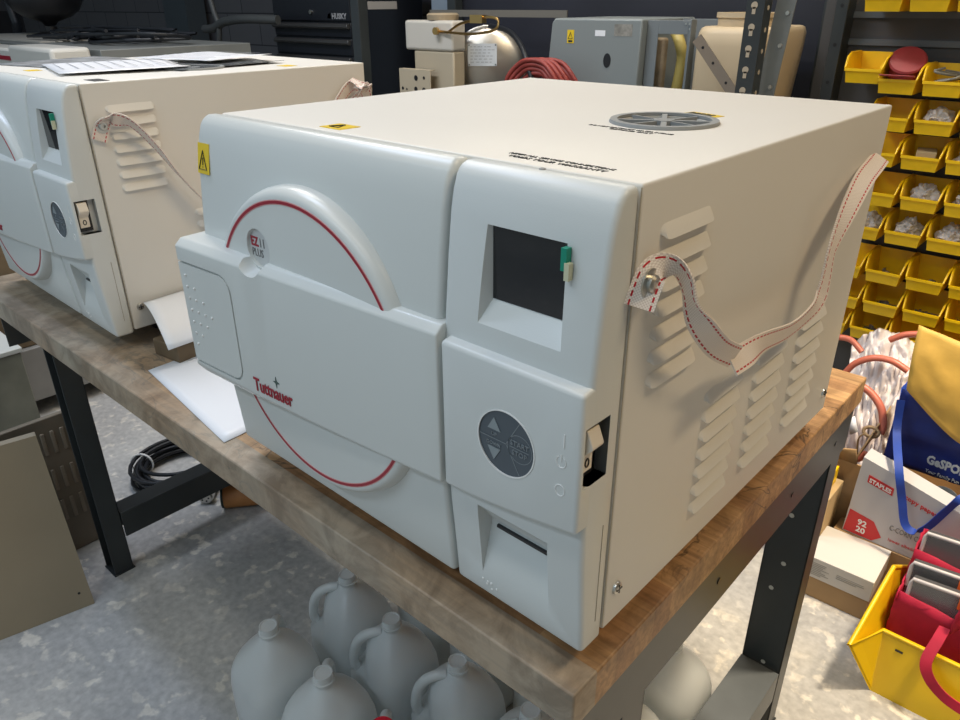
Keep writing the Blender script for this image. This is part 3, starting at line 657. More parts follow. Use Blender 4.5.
# ------------------------------------------------------------------ papers and block on the bench
def sheet(name, label, fn, nu=12, nv=12, m=paper, cat='paper', group=None, th=0.0006):
    bm = bmesh.new(); g = [[bm.verts.new(fn(i/nu, j/nv)) for j in range(nv+1)] for i in range(nu+1)]
    for i in range(nu):
        for j in range(nv): bm.faces.new((g[i][j], g[i+1][j], g[i+1][j+1], g[i][j+1]))
    o = obj(name, bm, m, smooth=60, solid=th); return tag(o, label, cat, group)
A0, B0 = V((-0.843, 0.049, 0.7512)), V((-0.566, 0.016, 0.7512)); e1 = (B0-A0); e2 = V((-0.010, 0.212, 0))
sheet('paper_sheet', 'blank glossy white sheet of paper lying on the bench between the autoclaves', lambda a, b_: A0+e1*a+e2*b_*0.93+V((0, 0, 0.012*max(0, b_-0.45)*(1-a)**2)))
# brown block with the second sheet draped over it
bm = bmesh.new(); box(bm, -0.033, 0.033, -0.05, 0.05, 0, 0.028)
blk = obj('wood_block', bm, mat('dark_brown_wood', (0.16, 0.11, 0.06), 0.7, var=0.3, vscale=20), bevel=0.002); blk.location = (-0.868, 0.140, 0.7502); blk.rotation_euler = (0, 0, 0.12)
tag(blk, 'small brown wood block under the curled sheet of paper', 'block')
sheet('paper_sheet', 'white printed sheet curling down from the rear autoclave onto a wood block',
      lambda a, b_: V((-0.932+0.105*a+0.0*b_, 0.100-0.020*a+0.20*b_, 0.826-0.046*a**1.3+0.010*math.sin(PI*a)+0.004*b_)))
# papers on top of the rear autoclave
def place_local(o, root_loc, rz): o.location = root_loc; o.rotation_euler = (0, 0, rz)
ZT2 = 0.752+ZT
inkline = mat('grey_printing', (0.45, 0.46, 0.48), 0.6)
def doc(label, cx, cy, z, rz, w, h, curl=0.003, m=paper, lines=0, dark_rows=None, group='loose papers on the rear autoclave'):
    t = thing('document', label, 'paper', (cx, cy, z), rz, group)
    bm = bmesh.new(); g = [[bm.verts.new((w*(i/8-0.5), h*(j/8-0.5), 0.0008+curl*(math.sin(i*0.9)*0.5+0.5)*(j/8))) for j in range(9)] for i in range(9)]
    for i in range(8):
        for j in range(8): bm.faces.new((g[i][j], g[i+1][j], g[i+1][j+1], g[i][j+1]))
    obj('page', bm, m, t, solid=0.0004, smooth=60)
    if lines:
        bm = bmesh.new()
        for k in range(lines):
            y = -h/2+h*(k+0.7)/lines; x1 = w/2*random.uniform(0.3, 0.9)
            zz = 0.0011+curl*((y+h/2)/h)+0.0006; box(bm, -w/2*0.88, x1, y, y+0.0022, zz, zz+0.0002)
        obj('printed_line', bm, inkline, t)
    return t
glossy_dark = mat('dark_magazine_cover', (0.10, 0.11, 0.12), 0.25, var=0.6, vscale=30)
mid_grey = mat('grey_magazine_page', (0.40, 0.41, 0.42), 0.3, var=0.5, vscale=22)
def loc2(x, y, dz=0): return (MB_[0]+x, MB_[1]+y, ZT2+dz)
for (lb, x, y, dz, rz, w, h, mm, ln) in (
    ('grey printed magazine page on the rear autoclave, leftmost of the papers', -0.40, 0.17, 0.0004, 0.20, 0.26, 0.20, mid_grey, 5),
    ('dark glossy leaflet on the rear autoclave, under the white forms', -0.155, 0.300, 0.0012, 0.10, 0.13, 0.22, glossy_dark, 0),
    ('white printed form on the rear autoclave, nearest its front', -0.235, 0.155, 0.0034, -0.25, 0.25, 0.20, paper, 9),
    ('white printed form on the rear autoclave, farthest from its front', -0.265, 0.345, 0.0080, 0.25, 0.20, 0.16, paper, 7)):
    p_ = loc2(x, y, dz); doc(lb, p_[0], p_[1], p_[2], rz, w, h, 0.003, mm, ln)

# ------------------------------------------------------------------ jugs
def build_jug(cap=None):
    t = thing('plastic_jug', 'x', 'jug')
    bm = bmesh.new(); lv = [(0.0, 0.050, 3.2), (0.002, 0.062, 3.2), (0.008, 0.0700, 3.4), (0.02, 0.0725, 3.6), (0.06, 0.0735, 3.6), (0.12, 0.0735, 3.4), (0.145, 0.0725, 3.0), (0.162, 0.0690, 2.7), (0.178, 0.0620, 2.4), (0.193, 0.0510, 2.2), (0.206, 0.0380, 2.1), (0.216, 0.0270, 2), (0.223, 0.0195, 2), (0.228, 0.0170, 2), (0.232, 0.0190, 2), (0.236, 0.0190, 2), (0.2365, 0.0162, 2), (0.250, 0.0162, 2), (0.2500, 0.0140, 2), (0.2485, 0.0130, 2), (0.2485, 0.0005, 2)]
    seg = 40; rings = []
    for (z, r, e) in lv:
        ring = []
        for k in range(seg):
            a = 2*PI*k/seg; c, s = math.cos(a), math.sin(a); q = (abs(c)**e+abs(s)**e)**(-1/e)
            x, y = r*q*c, r*q*s
            # flatten the corner where the handle sits (+x+y corner)
            dgn = (x+y)/math.sqrt(2)
            if 0.13 < z < 0.225 and dgn > 0.046:
                k_ = (dgn-0.046)*0.75; x -= k_/math.sqrt(2); y -= k_/math.sqrt(2)
            ring.append(bm.verts.new((x, y, z)))
        rings.append(ring)
    for A, B in zip(rings, rings[1:]):
        for k in range(seg): bm.faces.new((A[k], A[(k+1) % seg], B[(k+1) % seg], B[k]))
    bm.faces.new(rings[0][::-1])
    obj('jug_body', bm, jugm, t, smooth=50)
    d = 1/math.sqrt(2); pr = [(0.020, 0.218), (0.036, 0.217), (0.055, 0.208), (0.068, 0.190), (0.074, 0.165), (0.074, 0.140), (0.062, 0.118)]
    bm = bmesh.new(); tube(bm, bez([(r*d, r*d, z) for r, z in pr], 5), 0.0095, 12); obj('jug_handle', bm, jugm, t, smooth=60)
    if cap:
        bm = bmesh.new(); lathe(bm, [(0.0185, 0.237), (0.0200, 0.239), (0.0200, 0.2515), (0.0185, 0.2535), (0.004, 0.2525), (0.0001, 0.2530)], 28); c = obj('jug_cap', bm, mat('red_cap', (0.62, 0.015, 0.04), 0.4), t); c['label'] = 'red screw cap'
    return t
j_open = build_jug(); j_cap = build_jug(True)
jugs = [  # x, y, rot, cap, label
    (-0.724, 0.110, 1.57, 0, 'open milky plastic jug on the floor, leftmost of the front row under the bench'),
    (-0.565, 0.112, 1.62, 0, 'open milky plastic jug on the floor, in the front row beside a red-capped one'),
    (-0.410, 0.108, 1.57, 1, 'red-capped milky jug on the floor under the front edge of the bench'),
    (-0.722, 0.290, 3.14, 0, 'milky plastic jug under the bench, leftmost of the shaded second row, handle hole showing'),
    (-0.569, 0.270, 3.14, 0, 'milky plastic jug in the middle of the shaded second row under the bench'),
    (-0.412, 0.281, 3.14, 0, 'milky plastic jug in the shaded second row, third from its left end'),
    (-0.258, 0.288, 3.14, 0, 'milky plastic jug half hidden by the bench edge, last of the shaded second row'),
    (-0.160, 0.570, 1.57, 0, 'open milky plastic jug seen under the right apron of the bench beside the steel leg'),
    (-0.158, 0.410, 1.57, 1, 'red-capped milky jug under the right apron of the bench near its front corner'),
    (-0.640, 0.455, 1.57, 0, 'back row milky jug under the bench behind the gap of the second row, leftmost'),
    (-0.480, 0.450, 1.57, 0, 'back row milky jug under the bench, second from the left in that row'),
    (-0.322, 0.460, 1.57, 0, 'back row milky jug under the bench, next to the right end of that row')]
for i, (x, y, rz, cap, lb) in enumerate(jugs):
    src = j_cap if cap else j_open
    first = src['label'] == 'x'
    o = src if first else copy_tree(src)
    o['label'] = lb; o['group'] = 'empty plastic jugs under the bench'; o.location = (x, y, 0); o.rotation_euler = (0, 0, rz)

# ------------------------------------------------------------------ left floor: covers, cable, log
# standing tan cover panel leaning on a case behind it
bm = bmesh.new()
pb = [V((-1.321, -0.005, 0)), V((-1.440, -0.52, 0))]; pt = [V((-1.430, 0.008, 0.41)), V((-1.530, -0.52, 0.41))]
nn = V((-0.97, 0.22, -0.28)).normalized()
g = [[(pb[0]+(pb[1]-pb[0])*(i/2))*(1-j/2)+(pt[0]+(pt[1]-pt[0])*(i/2))*(j/2) for j in range(3)] for i in range(3)]
vg_ = [[bm.verts.new(p) for p in r_] for r_ in g]
for i in range(2):
    for j in range(2): bm.faces.new((vg_[i][j], vg_[i+1][j], vg_[i+1][j+1], vg_[i][j+1]))
top = [vg_[i][2] for i in range(3)]; fl = [bm.verts.new(v.co+V((-0.012, 0.002, 0.003))) for v in top]
for i in range(2): bm.faces.new((top[i], top[i+1], fl[i+1], fl[i]))
cvt = thing('sheet_metal_cover', 'large tan sheet metal panel leaning at the left edge, its foot on the floor', 'panel', (0, 0, 0))
obj('panel', bm, tan_metal, cvt, solid=0.0025, smooth=0)
def on_panel(y, z):
    t = z/0.41; s_ = (y-(-0.005))/(-0.515); return pb[0].lerp(pb[1], s_).lerp(pt[0].lerp(pt[1], s_), t)
for (u, v) in ((79, 593), (28, 458)):
    d = (V(at(u, v, 1))-CAMP); n_ = (pb[1]-pb[0]).cross(pt[0]-pb[0]); k = (pb[0]-CAMP).dot(n_)/d.dot(n_); P = CAMP+d*k
    bm = bmesh.new(); nn_ = n_.normalized(); nn_ = nn_ if nn_.x > 0 else -nn_; cyl(bm, P+nn_*0.0013, P+nn_*0.0018, 0.003, 12); obj('screw_hole', bm, dark, cvt)
# second cover behind with louvers
c2 = thing('machine_cover', 'thin brown-grey cover panel with pressed vents standing behind the leaning tan panel', 'cover', (0, 0, 0))
bm = bmesh.new(); box(bm, -1.560, -1.545, -0.42, 0.12, 0.0, 0.385)
obj('cover_shell', bm, mat('brown_grey_metal', (0.20, 0.17, 0.13), 0.55, var=0.25, vscale=5), c2, bevel=0.003)
for zc in (0.10, 0.19, 0.29):
    for k in range(3):
        bm = bmesh.new(); box(bm, -1.545, -1.540, 0.040+0.022*k, 0.049+0.022*k, zc, zc+0.06); obj('vent_slot', bm, mat('brown_grey_metal2', (0.26, 0.22, 0.17), 0.5), c2, bevel=0.002)
# taller grey-green cover further back
c3 = thing('machine_cover', 'dirty grey-green machine cover with a bright top rim, behind at the left edge', 'cover', (0, 0, 0))
bm = bmesh.new(); box(bm, -2.30, -1.925, -0.50, 0.145, 0.0, 0.410); obj('cover_shell', bm, mat('dirty_grey_green', (0.25, 0.25, 0.20), 0.5, var=0.35, vscale=7), c3, bevel=0.003)
bm = bmesh.new(); box(bm, -2.31, -1.920, -0.51, 0.150, 0.4105, 0.424); obj('top_rim', bm, mat('rim_white', (0.55, 0.56, 0.53), 0.45), c3, bevel=0.002)
# carton on a grey base cabinet behind
tag(obj('steel_case', (lambda b: (box(b, -2.7, -2.34, 0.0, 1.1, 0.06, 0.245), [box(b, x, x+0.03, y, y+0.03, 0, 0.06) for x in (-2.68, -2.39) for y in (0.03, 1.05)], b)[2])(bmesh.new()), mat('pale_grey_case', (0.30, 0.29, 0.27), 0.5, var=0.2, vscale=6), bevel=0.003), 'long low pale grey steel case on short feet under the left of the bench', 'case')
tag(obj('cardboard_carton', (lambda b: (box(b, -2.72, -2.36, 0.05, 0.80, 0.246, 0.62), b)[1])(bmesh.new()), mat('dark_brown_carton', (0.17, 0.12, 0.07), 0.85, var=0.25, vscale=9), bevel=0.004), 'dark brown carton resting on the low pale grey steel case', 'carton')
# cable coil
cc = V((-1.665, 0.395, 0))
bm = bmesh.new(); pts = []
for k in range(9*24):
    a = 2*PI*k/24; lay = k//24; rr = 0.108+0.016*math.sin(lay*2.1)+0.006*math.sin(a*3+lay)
    pts.append((cc.x+rr*1.02*math.cos(a), cc.y+rr*math.sin(a)*1.05, 0.0065+0.0062*lay+0.004*math.sin(a*2+lay)+0.003))
tube(bm, pts, 0.0056, 8)
cct = thing('cable_coil', 'coil of black cable tied with a white tie on the floor under the bench', 'cable', (0, 0, 0)); obj('cable', bm, cablek, cct, smooth=60)
bm = bmesh.new(); tx, ty = cc.x-0.08, cc.y-0.075
lathe(bm, [(0.031, -0.003), (0.034, -0.003), (0.034, 0.003), (0.031, 0.003)], 20, (0, 0, 0), 'x', cap0=False, cap1=False)
zt_ = obj('cable_tie', bm, white_pl, cct); zt_.location = (tx, ty, 0.036); zt_.rotation_euler = (0, 0.1, 2.3)
# round metal plug with a black lead
pg = thing('round_plug', 'round metal plug on a black lead lying on the floor beside the cable coil', 'plug', (-1.47, 0.365, 0.0))
bm = bmesh.new(); lathe(bm, [(0.0001, 0), (0.018, 0), (0.021, 0.004), (0.021, 0.022), (0.016, 0.026)], 24, (0, 0, 0), 'y'); o = obj('plug_face', bm, chrome, pg); o.location = (0, 0, 0.0215); o.rotation_euler = (0, 0, 0.75)
bm = bmesh.new()
for k in range(5): lathe(bm, [(0.0028, -0.0006), (0.0028, 0.0)], 8, (0.010*math.cos(k*2*PI/5), 0, 0.010*math.sin(k*2*PI/5)), 'y')
o2 = obj('plug_pin', bm, dark, o)
bm = bmesh.new(); tube(bm, bez([(-0.017, 0.018, 0.0215), (-0.06, 0.06, 0.024), (-0.10, 0.02, 0.012), (-0.16, -0.02, 0.010)], 6), [0.014]*8+[0.009]*11, 10); obj('lead', bm, cablek, pg, smooth=60)
# wooden log end
lg = thing('wood_offcut', 'short orange wood post offcut with a dark end lying under the bench edge', 'wood', (-1.425, 0.395, 0.0), 0.90)
bm = bmesh.new(); lathe(bm, [(0.030, 0.004), (0.034, 0.008), (0.034, 0.30)], 28, (0, 0, 0.0345), 'x'); obj('post', bm, logwood, lg)
bm = bmesh.new(); lathe(bm, [(0.0335, 0.0), (0.0335, 0.006)], 28, (0, 0, 0.0345), 'x'); obj('end_cap', bm, mat('dark_green_end', (0.02, 0.035, 0.03), 0.5), lg)

# ------------------------------------------------------------------ rack of yellow bins
YB = 1.90
rk = thing('bin_rack', 'dark grey steel rack carrying the rows of yellow bins', 'rack', (0, 0, 0))
bm = bmesh.new(); box(bm, -0.60, 0.60, 2.050, 2.058, 0.02, 1.9)
obj('back_panel', bm, mat('rack_panel', (0.075, 0.072, 0.070), 0.55, var=0.2, vscale=4), rk)
for x in (-0.518, 0.60):
    bm = bmesh.new(); box(bm, x-0.035, x, 1.985, 2.048, 0, 1.9); o = obj('rack_post', bm, steel_dk, rk, bevel=0.003)
    bm = bmesh.new(); 
    bm.free()
    for z in [1.05, 1.15, 1.25, 1.35]:
        bm = bmesh.new(); lathe(bm, [(0.005, -0.0006), (0.005, 0.0)], 10, (x-0.0175, 1.9848, z), 'y'); obj('post_hole', bm, dark, o)
for z in (1.158, 1.228):
    bm = bmesh.new(); box(bm, -0.555, 0.60, 2.040, 2.0495, z-0.010, z+0.006); obj('rack_bar', bm, steel_gr, rk)
bw, bd_, bh, bl = 0.103, 0.128, 0.074, 0.037
def build_bin():
    bm = bmesh.new(); t = 0.0022
    w0, w1 = bw/2-0.010, bw/2-0.0015    # floor / rim half widths
    def wx(z): return w0+(w1-w0)*min(1, z/bh)
    # outer & inner shells by cross-sections along y (front at y=0)
    # side wall outline (y, z): front lip, step, sloping up to the rear
    def side(s):
        out = [(0.006, 0), (bd_-0.004, 0), (bd_, bh), (0.045, bh), (0.018, bh-0.010), (0.0, bl)]
        A = [bm.verts.new((s*(wx(z)), y, z)) for y, z in out]; B = [bm.verts.new((s*(wx(z)-t), y, z)) for y, z in out]
        bm.faces.new(A); bm.faces.new(B[::-1])
        for i in range(6): bm.faces.new((A[i], B[i], B[(i+1) % 6], A[(i+1) % 6]))
    side(1); side(-1)
    def quadbox(c8):
        v = [bm.verts.new(p) for p in c8]
        for f in ((0,3,2,1),(4,5,6,7),(0,1,5,4),(1,2,6,5),(2,3,7,6),(3,0,4,7)): bm.faces.new([v[i] for i in f])
    a = w0-t*0.5
    quadbox([(-a, 0.006, 0), (a, 0.006, 0), (a, bd_-0.004, 0), (-a, bd_-0.004, 0), (-a, 0.006, t), (a, 0.006, t), (a, bd_-0.004, t), (-a, bd_-0.004, t)])
    b_ = wx(bl)-t*0.5; quadbox([(-a, 0.006, 0.0005), (a, 0.006, 0.0005), (a, 0.006+t, 0.0005), (-a, 0.006+t, 0.0005), (-b_, 0, bl), (b_, 0, bl), (b_, t, bl), (-b_, t, bl)])
    c = wx(bh)-t*0.5; quadbox([(-a, bd_-0.004-t, 0.0005), (a, bd_-0.004-t, 0.0005), (a, bd_-0.004, 0.0005), (-a, bd_-0.004, 0.0005), (-c, bd_-t, bh), (c, bd_-t, bh), (c, bd_, bh), (-c, bd_, bh)])
    # rims: front lip roll and rolled side rims
    wl = wx(bl)
    box(bm, -wl-0.001, wl+0.001, -0.0035, 0.001, bl-0.007, bl)
    for s in (1, -1):
        pts = [(s*(wl+0.0005), -0.001, bl), (s*(wx(bh-0.01)+0.001), 0.018, bh-0.010), (s*(w1+0.0015), 0.045, bh), (s*(w1+0.0015), bd_, bh)]
        tube(bm, pts, 0.0026, 6)
    return obj('storage_bin', bm, yellow, None, smooth=35)
binmesh = build_bin(); bin0_used = False
rows = [(1.236, -0.46, 5), (1.038, -0.385, 4), (0.943, -0.383, 4), (0.850, -0.394, 4), (0.742, -0.371, 4), (0.643, -0.39, 4), (0.524, -0.415, 4), (0.430, -0.402, 4), (0.343, -0.421, 4)]
ords = ['top', 'second', 'third', 'fourth', 'fifth', 'sixth', 'seventh', 'eighth', 'bottom']
cols_ = ['first', 'second', 'third', 'fourth', 'fifth']
def lump(bm, c, r, seed, amp=0.35, sub=3, sc=(1, 1, 1)):
    g_ = bmesh.ops.create_icosphere(bm, subdivisions=sub, radius=1.0)
    for v in g_['verts']:
        n_ = noise.noise(v.co*2.3+Vector((seed*3.1, seed, 0)))+0.5*noise.noise(v.co*5.1+Vector((seed, 0, seed)))
        k = 1+amp*n_
        v.co = Vector((v.co.x*r[0]*k, v.co.y*r[1]*k, max(-0.75, v.co.z)*r[2]*k))+Vector(c)
placed = []
def put_bin(x, y, z, label):
    global bin0_used
    if not bin0_used: o = binmesh; bin0_used = True
    else: o = binmesh.copy(); COL.objects.link(o)
    o.location = (x, y, z); tag(o, label, 'bin', 'yellow bins on the rack'); placed.append((x, y, z)); return o
contents_txt = {(0,0):'empty',(0,1):'empty',(0,2):'empty'}
def content(kind, x, y, z, where, seed):
    base = (x, y+0.062, z+0.0030)
    if kind == 'bag':
        bm = bmesh.new(); lump(bm, (0, 0, 0.028), (0.033, 0.043, 0.033), seed, 0.45, 4); o = obj('plastic_bag', bm, whitebag, smooth=0); lab = 'crumpled clear plastic bag in '
        cat = 'bag'
    elif kind == 'blackbag':
        bm = bmesh.new(); lump(bm, (0, 0, 0.020), (0.034, 0.045, 0.026), seed, 0.3, 3); o = obj('rubber_part', bm, mat('black_rubber', (0.02, 0.02, 0.025), 0.5), smooth=50); lab = 'black rubber part in '; cat = 'part'
    elif kind == 'block':
        bm = bmesh.new(); box(bm, -0.024, 0.024, -0.038, 0.038, 0, 0.044, Matrix.Rotation(0.2, 4, 'Z')); o = obj('small_box', bm, mat('kraft_box', (0.52, 0.42, 0.24), 0.8), bevel=0.002); lab = 'small tan cardboard box in '; cat = 'box'
    elif kind == 'wires':
        bm = bmesh.new()
        for q in range(5):
            P = [(0.030*math.cos(q+k*1.3), 0.042*math.sin(q*1.7+k*1.1), 0.012+0.007*k+0.004*q) for k in range(6)]; tube(bm, bez(P, 5), 0.0032, 6)
        o = obj('wire_bundle', bm, mat('grey_wire', (0.22, 0.22, 0.20), 0.5), smooth=60); lab = 'tangle of grey wires in '; cat = 'wires'
    else:
        bm = bmesh.new()
        rs = random.Random(seed)
        for q in range(7): box(bm, -0.008, 0.008, -0.003, 0.003, 0, 0.012+0.006*rs.random(), Matrix.Translation((rs.uniform(-0.024, 0.024), rs.uniform(-0.035, 0.035), 0.0)) @ Matrix.Rotation(rs.uniform(0, 3), 4, 'Z'))
        box(bm, -0.03, 0.03, -0.04, 0.04, 0, 0.003)
        o = obj('small_fittings', bm, mat('mixed_fittings', (0.34, 0.31, 0.25), 0.45, col2=(0.12, 0.10, 0.08), vscale=60)); lab = 'small metal and white fittings in '; cat = 'fittings'
    o.location = base; tag(o, lab+where, cat)
kinds = {(1,2):'wires',(2,1):'bag',(2,2):'blackbag',(3,0):'none',(3,1):'block',(3,2):'bag',(4,1):'bag',(4,2):'bag',(5,0):'bag',(5,1):'bag',(5,2):'bag',(6,1):'fit',(6,2):'fit',(6,3):'fit',(7,1):'fit',(7,2):'fit',(7,3):'fit',(8,1):'fit',(1,3):'wires',(2,3):'fit',(4,0):'none'}
for ri, (z, xs, nc) in enumerate(rows):
    for ci in range(nc):
        x = xs+0.103*0.5+0.1075*ci; z2 = z
        if ri == 1 and ci == 0: x -= 0.090-0.0; z2 = z+0.022; x = -0.474+0.0515
        if ri == 1 and ci > 0: x = -0.385+0.0515+0.1075*(ci-1)
        u_min = True
        k = kinds.get((ri, ci))
        where = 'the %s yellow bin, %s row' % (cols_[ci], ords[ri])
        put_bin(x, YB, z2, 'yellow stacking bin, %s from the left in the %s row of the rack' % (cols_[ci], ords[ri]))
        if k and k != 'none': content(k, x, YB, z2, where, ri*7+ci*3+1)
# red pouch in the second row
rp = thing('round_pouch', 'dark red round pouch standing in a bin of the second row of the rack', 'pouch', (-0.385+0.0515, YB+0.06, 1.038+0.0035))
rpm = mat('maroon_vinyl', (0.30, 0.03, 0.035), 0.5, var=0.2, vscale=20)
bm = bmesh.new(); lathe(bm, [(0.0001, 0), (0.032, 0), (0.036, 0.006), (0.038, 0.040), (0.040, 0.060)], 28); o = obj('pouch_body', bm, rpm, rp); 
bm = bmesh.new(); lathe(bm, [(0.0001, 0.006), (0.042, 0.004), (0.046, 0), (0.0001, -0.001)], 28, cap0=False, cap1=False); o = obj('pouch_lid', bm, rpm, rp); o.location = (0.004, -0.015, 0.078); o.rotation_euler = (0.75, 0.25, 0)
bm = bmesh.new(); box(bm, -0.042, 0.042, -0.022, 0.0, 0, 0.004); o = obj('pouch_flap', bm, rpm, rp, bevel=0.0015); o.location = (0, -0.060, 0.040); o.rotation_euler = (-0.1, 0, 0)

# ------------------------------------------------------------------ shelving in the back with parts
SHZ = 0.90
sh = thing('steel_shelving', 'dark steel shelving unit with keyhole-slotted post behind the autoclaves', 'shelf', (0, 0, 0))
def post(x, y, w=0.047, d=0.045, holes=True, z1=1.9, m=steel_dk):
    bm = bmesh.new(); box(bm, x, x+w, y, y+0.003, 0, z1); box(bm, x+w-0.003, x+w, y+0.003, y+d, 0, z1)
    o = obj('shelf_post', bm, m, sh, bevel=0.001)
    if holes:
        hm = mat('keyhole_pale', (0.45, 0.38, 0.28), 0.7); c = x+w*0.45; first = None
        for z in [0.995+0.05*k for k in range(12)]:
            bm = bmesh.new(); lathe(bm, [(0.0085, -0.0006), (0.0085, 0.0)], 14, (c, y-0.0004, z+0.008), 'y'); box(bm, c-0.0045, c+0.0045, y-0.001, y-0.0004, z-0.012, z+0.004)
            obj('keyhole', bm, hm, o)
            bm = bmesh.new(); lathe(bm, [(0.006, -0.0004), (0.006, 0.0006)], 10, (x+w, y+0.024, z+0.002), 'x'); obj('side_slot', bm, hm, o)
    return o
post(-0.641, 1.60); post(-0.641+0.0, 2.15, holes=False); post(-2.22, 1.62, holes=False); post(-2.22, 2.15, holes=False)
bm = bmesh.new(); box(bm, -2.22, -0.65, 1.66, 2.19, SHZ-0.03, SHZ); obj('shelf_board', bm, steel_dk, sh)
bm = bmesh.new(); box(bm, -2.22, -0.65, 1.66, 2.19, 0.34, 0.37); obj('shelf_board', bm, steel_dk, sh)
bm = bmesh.new(); box(bm, -2.12, -1.44, 1.945, 1.95, 1.212, 1.236); obj('shelf_beam', bm, mat('beam_tan_grey', (0.15, 0.14, 0.12), 0.5), sh)
# slanting brace with bolts beside the post
bm = bmesh.new(); t_, b_ = V((-0.545, 1.655, 1.60)), V((-0.590, 1.655, 0.93)); hw = V((0.0255, 0, 0))
prism(bm, [(t_.x+0.012-0.024, t_.z), (t_.x+0.012+0.024, t_.z), (b_.x+0.024, b_.z), (b_.x-0.024, b_.z)], lambda p, t: (p[0], t, p[1]), 1.652, 1.655)
br_ = obj('side_brace', bm, mat('grey_galvanised', (0.20, 0.215, 0.21), 0.45, var=0.15, vscale=12), sh)
for z in (1.235, 1.16, 1.06): 
    bm = bmesh.new(); lathe(bm, [(0.006, 0), (0.005, -0.003)], 12, (b_.x+(z-0.93)*0.085+0.010, 1.6515, z), 'y'); obj('brace_bolt', bm, chrome, br_)
# compressor head: white motor box with tan base
mo = thing('compressor_motor', 'white motor housing with tan base and top plate, left of the steel tank', 'compressor', (0, 0, 0))
MY = 1.72
a = at(404, 20, MY); b = at(453, 52, MY)
bm = bmesh.new(); box(bm, a.x, b.x, MY, MY+0.070, b.z, a.z); obj('motor_housing', bm, mat('offwhite_enamel', (0.55, 0.52, 0.46), 0.4), mo, bevel=0.010, bseg=3)
c = at(413, 52, MY); d = at(455, 82, MY)
bm = bmesh.new(); box(bm, c.x, d.x-0.01, MY+0.006, MY+0.066, SHZ, b.z-0.0005); obj('motor_base', bm, mat('tan_casting', (0.46, 0.39, 0.28), 0.55), mo, bevel=0.006)
bm = bmesh.new(); e = at(440, 20, MY+0.08); lathe(bm, [(0.058, a.z+0.0005), (0.060, a.z+0.018), (0.052, a.z+0.024)], 28, ((a.x+b.x)/2+0.02, MY+0.060, 0)); obj('head_plate', bm, mat('tan_cast_dark', (0.33, 0.26, 0.17), 0.55), mo)
bm = bmesh.new(); P = [at(437, 31, MY-0.004), at(470, 34, MY-0.03), at(494, 30, MY-0.03), at(498, 20, MY-0.02), at(488, 17, MY-0.02), at(478, 20, MY-0.02)]
tube(bm, bez(P, 6), 0.0045, 8); P = [at(447, 33, MY-0.01), at(460, 24, MY-0.015), at(474, 20, MY-0.02)]; tube(bm, bez(P, 6), 0.0045, 8)
q = at(478, 19, MY-0.02); box(bm, q.x-0.028, q.x+0.028, q.y-0.012, q.y+0.012, q.z-0.013, q.z+0.013); q = at(437, 31, MY-0.01); lathe(bm, [(0.013, q.y), (0.013, q.y-0.012)], 12, (q.x, 0, q.z), 'y')
o = obj('brass_tubing', bm, brass, mo, smooth=40); o['label'] = 'brass pipe and valve'
# bracket with holes
bk = thing('perforated_bracket', 'tan sheet metal bracket with round holes in front of the motor base', 'bracket', (0, 0, 0))
a = at(400, 68, 1.69); b = at(431, 68, 1.69)
bm = bmesh.new(); box(bm, a.x, b.x, 1.685, 1.688, SHZ, a.z); box(bm, a.x, b.x, 1.688, 1.709, a.z-0.003, a.z)
obj('bracket_plate', bm, mat('tan_casting', (0.46, 0.39, 0.28), 0.55), bk)
bm = bmesh.new()
for (u, v, r_) in ((416, 78, 0.010), (424, 78, 0.006), (416, 89, 0.009), (424, 90, 0.009), (403, 88, 0.006), (407, 89, 0.004)):
    q = at(u, v, 1.685); lathe(bm, [(r_, 1.6846), (r_, 1.6842)], 14, (q.x, 0, q.z), 'y')
obj('round_hole', bm, dark, bk)
# stainless tank with name plate
tk = thing('steel_tank', 'round stainless steel tank with a riveted white data plate', 'tank', (0, 0, 0))
tc_ = at(488, 67, 1.90); R_ = 0.141; tk.location = (tc_.x, tc_.y, SHZ); tk.rotation_euler = (0, 0, 0.70); hz = tc_.z-SHZ
bm = bmesh.new(); lathe(bm, [(0.0001, -0.026), (R_*0.5, -0.022), (R_*0.8, -0.012), (R_*0.95, 0.000), (R_, 0.014), (R_, 0.13), (R_*0.9, 0.145), (0.0001, 0.150)], 56, (0, 0, hz), 'y', cap0=False, cap1=False); obj('tank_body', bm, stainless, tk, smooth=60)
bm = bmesh.new(); tube(bm, [((R_+0.002)*math.cos(k*2*PI/48), 0.018, hz+(R_+0.002)*math.sin(k*2*PI/48)) for k in range(48)], 0.004, 8, closed=True); obj('tank_band', bm, stainless, tk, smooth=60)
bm = bmesh.new(); box(bm, -0.06, 0.06, 0.02, 0.12, 0, hz-R_*0.93); obj('tank_foot', bm, steel_dk, tk)
px0, px1, pz0, pz1 = -0.075, 0.034, hz+0.006, hz+0.084
bm = bmesh.new(); box(bm, px0, px1, -0.036, -0.034, pz0, pz1); pl = obj('data_plate', bm, mat('plate_white', (0.62, 0.66, 0.70), 0.35), tk)
bm = bmesh.new(); rs = random.Random(3)
for k in range(6):
    z = pz1-0.010-(pz1-pz0-0.014)*k/6; x = px0+0.010
    while x < px1-0.02: w = rs.uniform(0.005, 0.014); box(bm, x, x+w, -0.0364, -0.036, z-0.0018, z); x += w+rs.uniform(0.002, 0.008)
obj('plate_print', bm, mat('plate_ink', (0.25, 0.27, 0.30), 0.6), pl)
for x in (px0+0.005, px1-0.005):
    for z in (pz0+0.005, pz1-0.005): bm = bmesh.new(); lathe(bm, [(0.0025, -0.036), (0.0025, -0.0372)], 8, (x, 0, z), 'y'); obj('plate_rivet', bm, dark, pl)
